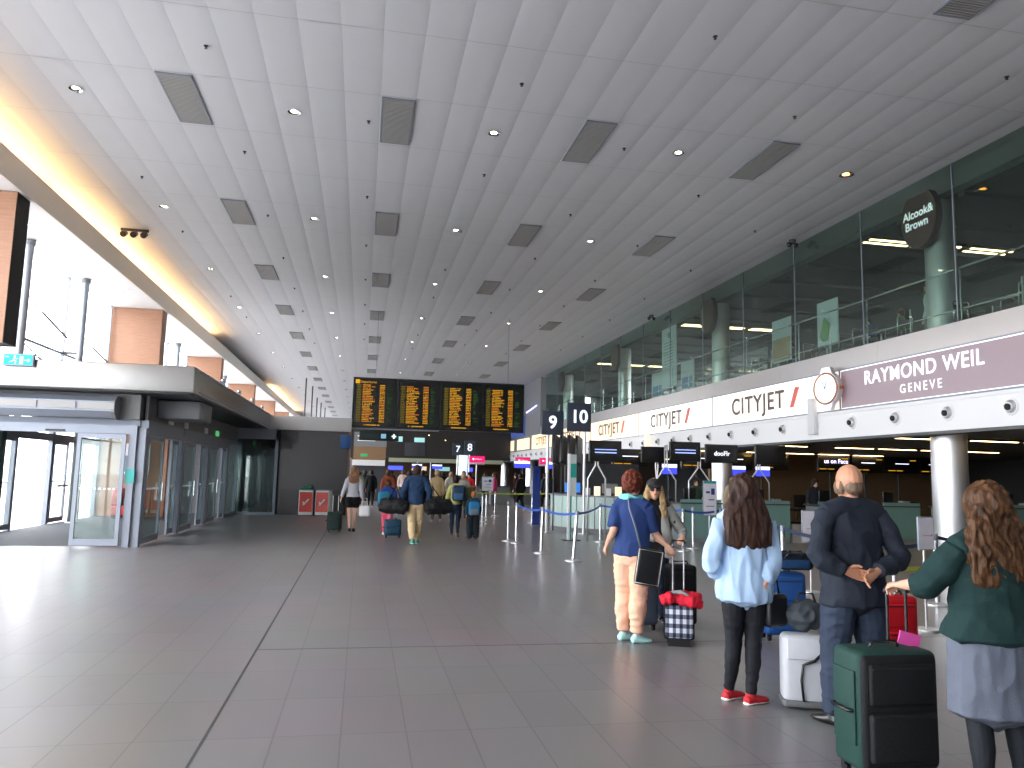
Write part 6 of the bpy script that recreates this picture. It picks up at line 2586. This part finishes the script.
# crowd around the far check-in islands
crowd = [
    # x, y, rz, H, top, trousers, hair, label
    (1.0, 29.5, .1, 1.72, (166, 84, 58), (60, 60, 66), 0, 'person in rust orange top walking beyond the child in the blue coat'),
    (1.95, 32.0, 0, 1.70, (58, 26, 24), (24, 24, 28), 1, 'person in dark maroon clothes left of the khaki trousered man'),
    (2.65, 34.0, .3, 1.74, (22, 24, 34), (22, 24, 30), 1, 'person in black beyond the left shoulder of the khaki trousered man'),
    (2.55, 26.5, .2, 1.74, (196, 172, 128), (80, 74, 60), 2, 'fair haired person in sand coloured coat beyond the khaki trousered man'),
    (3.60, 27.6, -.1, 1.66, (166, 160, 152), (60, 60, 60), 2, 'grey haired person in pale top beyond the yellow green top'),
    (4.35, 31.5, 2.6, 1.70, (196, 36, 48), (22, 20, 24), 1, 'person in red jacket and black trousers facing the hall'),
    (5.75, 33.6, 1.3, 1.72, (200, 60, 120), (70, 60, 70), 0, 'person in magenta top waiting behind the yellow green belt'),
    (7.1, 34.5, .4, 1.70, (28, 28, 32), (28, 28, 34), 1, 'person in black jacket waiting right of the magenta top'),
    (8.6, 35.0, -.3, 1.74, (36, 36, 40), (40, 40, 46), 1, 'person in charcoal coat waiting beside the blue banner'),
    (.45, 36.0, 0, 1.70, (26, 30, 34), (26, 26, 28), 1, 'person in dark jacket far off near the green trolley'),
    (-.1, 38.0, 0, 1.68, (120, 128, 100), (30, 30, 34), 0, 'person in sage coloured top far off behind the walking girl'),
    (1.5, 40.0, .1, 1.72, (40, 30, 28), (30, 28, 30), 1, 'person in dark brown coat in the far crowd'),
    (2.2, 42.0, 0, 1.75, (210, 190, 180), (50, 50, 56), 0, 'person in pale pink shirt in the far crowd'),
    (3.0, 44.0, 0, 1.70, (36, 40, 60), (26, 28, 34), 1, 'person in navy blue jacket in the far crowd'),
    (4.2, 40.5, 0, 1.72, (30, 24, 26), (24, 24, 26), 1, 'person in black coat in the far crowd near the number column'),
    (5.0, 43.5, 0, 1.70, (140, 120, 60), (40, 40, 40), 1, 'person in mustard top in the far crowd'),
    (4.9, 37.5, .3, 1.76, (30, 34, 40), (24, 26, 30), 1, 'tall person in dark clothes behind the red jacket'),
    (6.5, 41.0, 0, 1.70, (32, 60, 52), (24, 26, 30), 0, 'person in dark green top at the far island'),
    (8.0, 40.0, 1, 1.72, (70, 30, 30), (30, 28, 30), 1, 'person in wine red top at the far island'),
    (3.4, 48.0, 0, 1.72, (90, 90, 96), (34, 34, 40), 1, 'person in mid grey coat at the far end of the crowd'),
    (.9, 46.0, 0, 1.70, (60, 70, 60), (30, 30, 34), 1, 'person in moss coloured jacket at the far end of the crowd'),
    # check-in hall behind the queue
    (9.6, 21.2, 2.8, 1.68, (50, 70, 60), (30, 30, 34), 1, 'check-in agent in dark green standing behind the nearest counter'),
    (11.4, 21.4, 3.3, 1.70, (44, 66, 56), (30, 30, 34), 0, 'check-in agent in green behind the second counter'),
    (12.3, 24.3, 2.8, 1.72, (210, 190, 160), (60, 60, 60), 2, 'fair haired person in cream blouse behind the counters'),
    (13.6, 21.5, 3.1, 1.72, (36, 40, 46), (30, 30, 34), 1, 'agent in black uniform behind the third counter'),
    (8.2, 27.0, .4, 1.72, (206, 206, 200), (50, 50, 56), 1, 'person in white shirt beyond the round help desk'),
    (9.8, 30.0, .8, 1.70, (170, 60, 50), (40, 40, 44), 0, 'person in brick red top beyond the round help desk'),
    (2.9, 38.5, 0, 1.73, (60, 56, 52), (30, 30, 34), 0, 'person in grey brown jacket in the far crowd'),
    (.2, 42.5, .1, 1.70, (30, 40, 36), (26, 26, 30), 1, 'person in blackish green coat in the far crowd'),
    (1.2, 34.5, 0, 1.72, (44, 36, 36), (30, 28, 30), 1, 'person in dark clothes directly beyond the rust orange top'),
    (3.9, 34.2, .1, 1.70, (200, 196, 186), (70, 70, 76), 2, 'fair haired person in ivory top beyond the yellow green top'),
    (5.4, 47.0, 0, 1.72, (46, 46, 54), (30, 30, 36), 1, 'person in slate coat under the number 7 sign'),
    (6.6, 46.5, 0, 1.70, (24, 24, 28), (24, 24, 28), 0, 'person in black under the number 8 sign'),
    (9.2, 38.5, .5, 1.74, (52, 64, 84), (30, 30, 36), 1, 'person in steel blue shirt at the far island'),
    (1.7, 52.0, 0, 1.72, (110, 70, 60), (40, 36, 36), 0, 'person in faded red jacket deep in the crowd'),
    (4.4, 54.0, 0, 1.72, (36, 34, 40), (30, 30, 34), 1, 'person in dark violet coat deep in the crowd'),
    # upper level
    (13.2, 15.9, 1.2, 1.72, (200, 214, 220), (120, 128, 136), 1, 'person in white top standing on the upper level by the nearest column'),
]
hm = [hair_mat('crowd_hair_brown', (66, 42, 28), (110, 76, 52)), H_black, hair_mat('crowd_hair_fair', (150, 124, 92), (196, 170, 134))]
for k, (x, y, rz, H, ct, cp, hi, lab) in enumerate(crowd):
    z = 4.752 if k == len(crowd) - 1 else 0
    person(lab, (x, y, z), rz, H, P=(walk if k % 2 else None), vox=.026 if y > 25 else .022, det=False, female=bool(k % 3), fold=False,
           top=dict(m=cloth('crowd_top', ct), off=.026, hem=.88, sleeve=.93), pants=dict(m=cloth('crowd_trousers', cp), off=.018),
           hair=dict(style='short' if k % 2 else 'mid', m=hm[hi], cap=.02, fold=.004))
for k, (x, y, z, rz, ct, lab) in enumerate(((13.6, 17.4, 4.752, 1.0, (70, 120, 80), 'person in green leaning over a table on the upper level'),
                                            (13.5, 18.6, 4.752, 2.2, (60, 80, 140), 'person in blue seated at the upper level table near the green one'),
                                            (13.6, 27.6, 4.752, 1.4, (40, 50, 70), 'person in navy seated on the upper level left of the second column'),
                                            (13.6, 22.6, 4.752, 1.7, (40, 36, 38), 'person in dark clothes seated on the upper level between the standing banners'))):
    sit = dict(hiL=(-.09, 0, .52), hiR=(.09, 0, .52), knL=(-.1, .42, .52), knR=(.1, .42, .52), anL=(-.1, .42, .085), anR=(.1, .42, .085))
    # seated: torso lowered by building a standing figure with folded legs
    person(lab, (x, y, z), rz, 1.40, P=dict(knL=(-.1, .35, .75), knR=(.1, .35, .75), anL=(-.1, .35, .085), anR=(.1, .35, .085), elL=(-.24, .12, 1.14), wrL=(-.14, .34, 1.05), elR=(.24, .12, 1.14), wrR=(.14, .34, 1.05)), vox=.024, det=False, fold=False,
           top=dict(m=cloth('crowd_top', ct), off=.02, hem=.88, sleeve=.93), pants=dict(m=cloth('crowd_trousers', (40, 44, 54)), off=.015), hair=dict(style='mid', m=hm[k % 3], cap=.02, fold=.004))
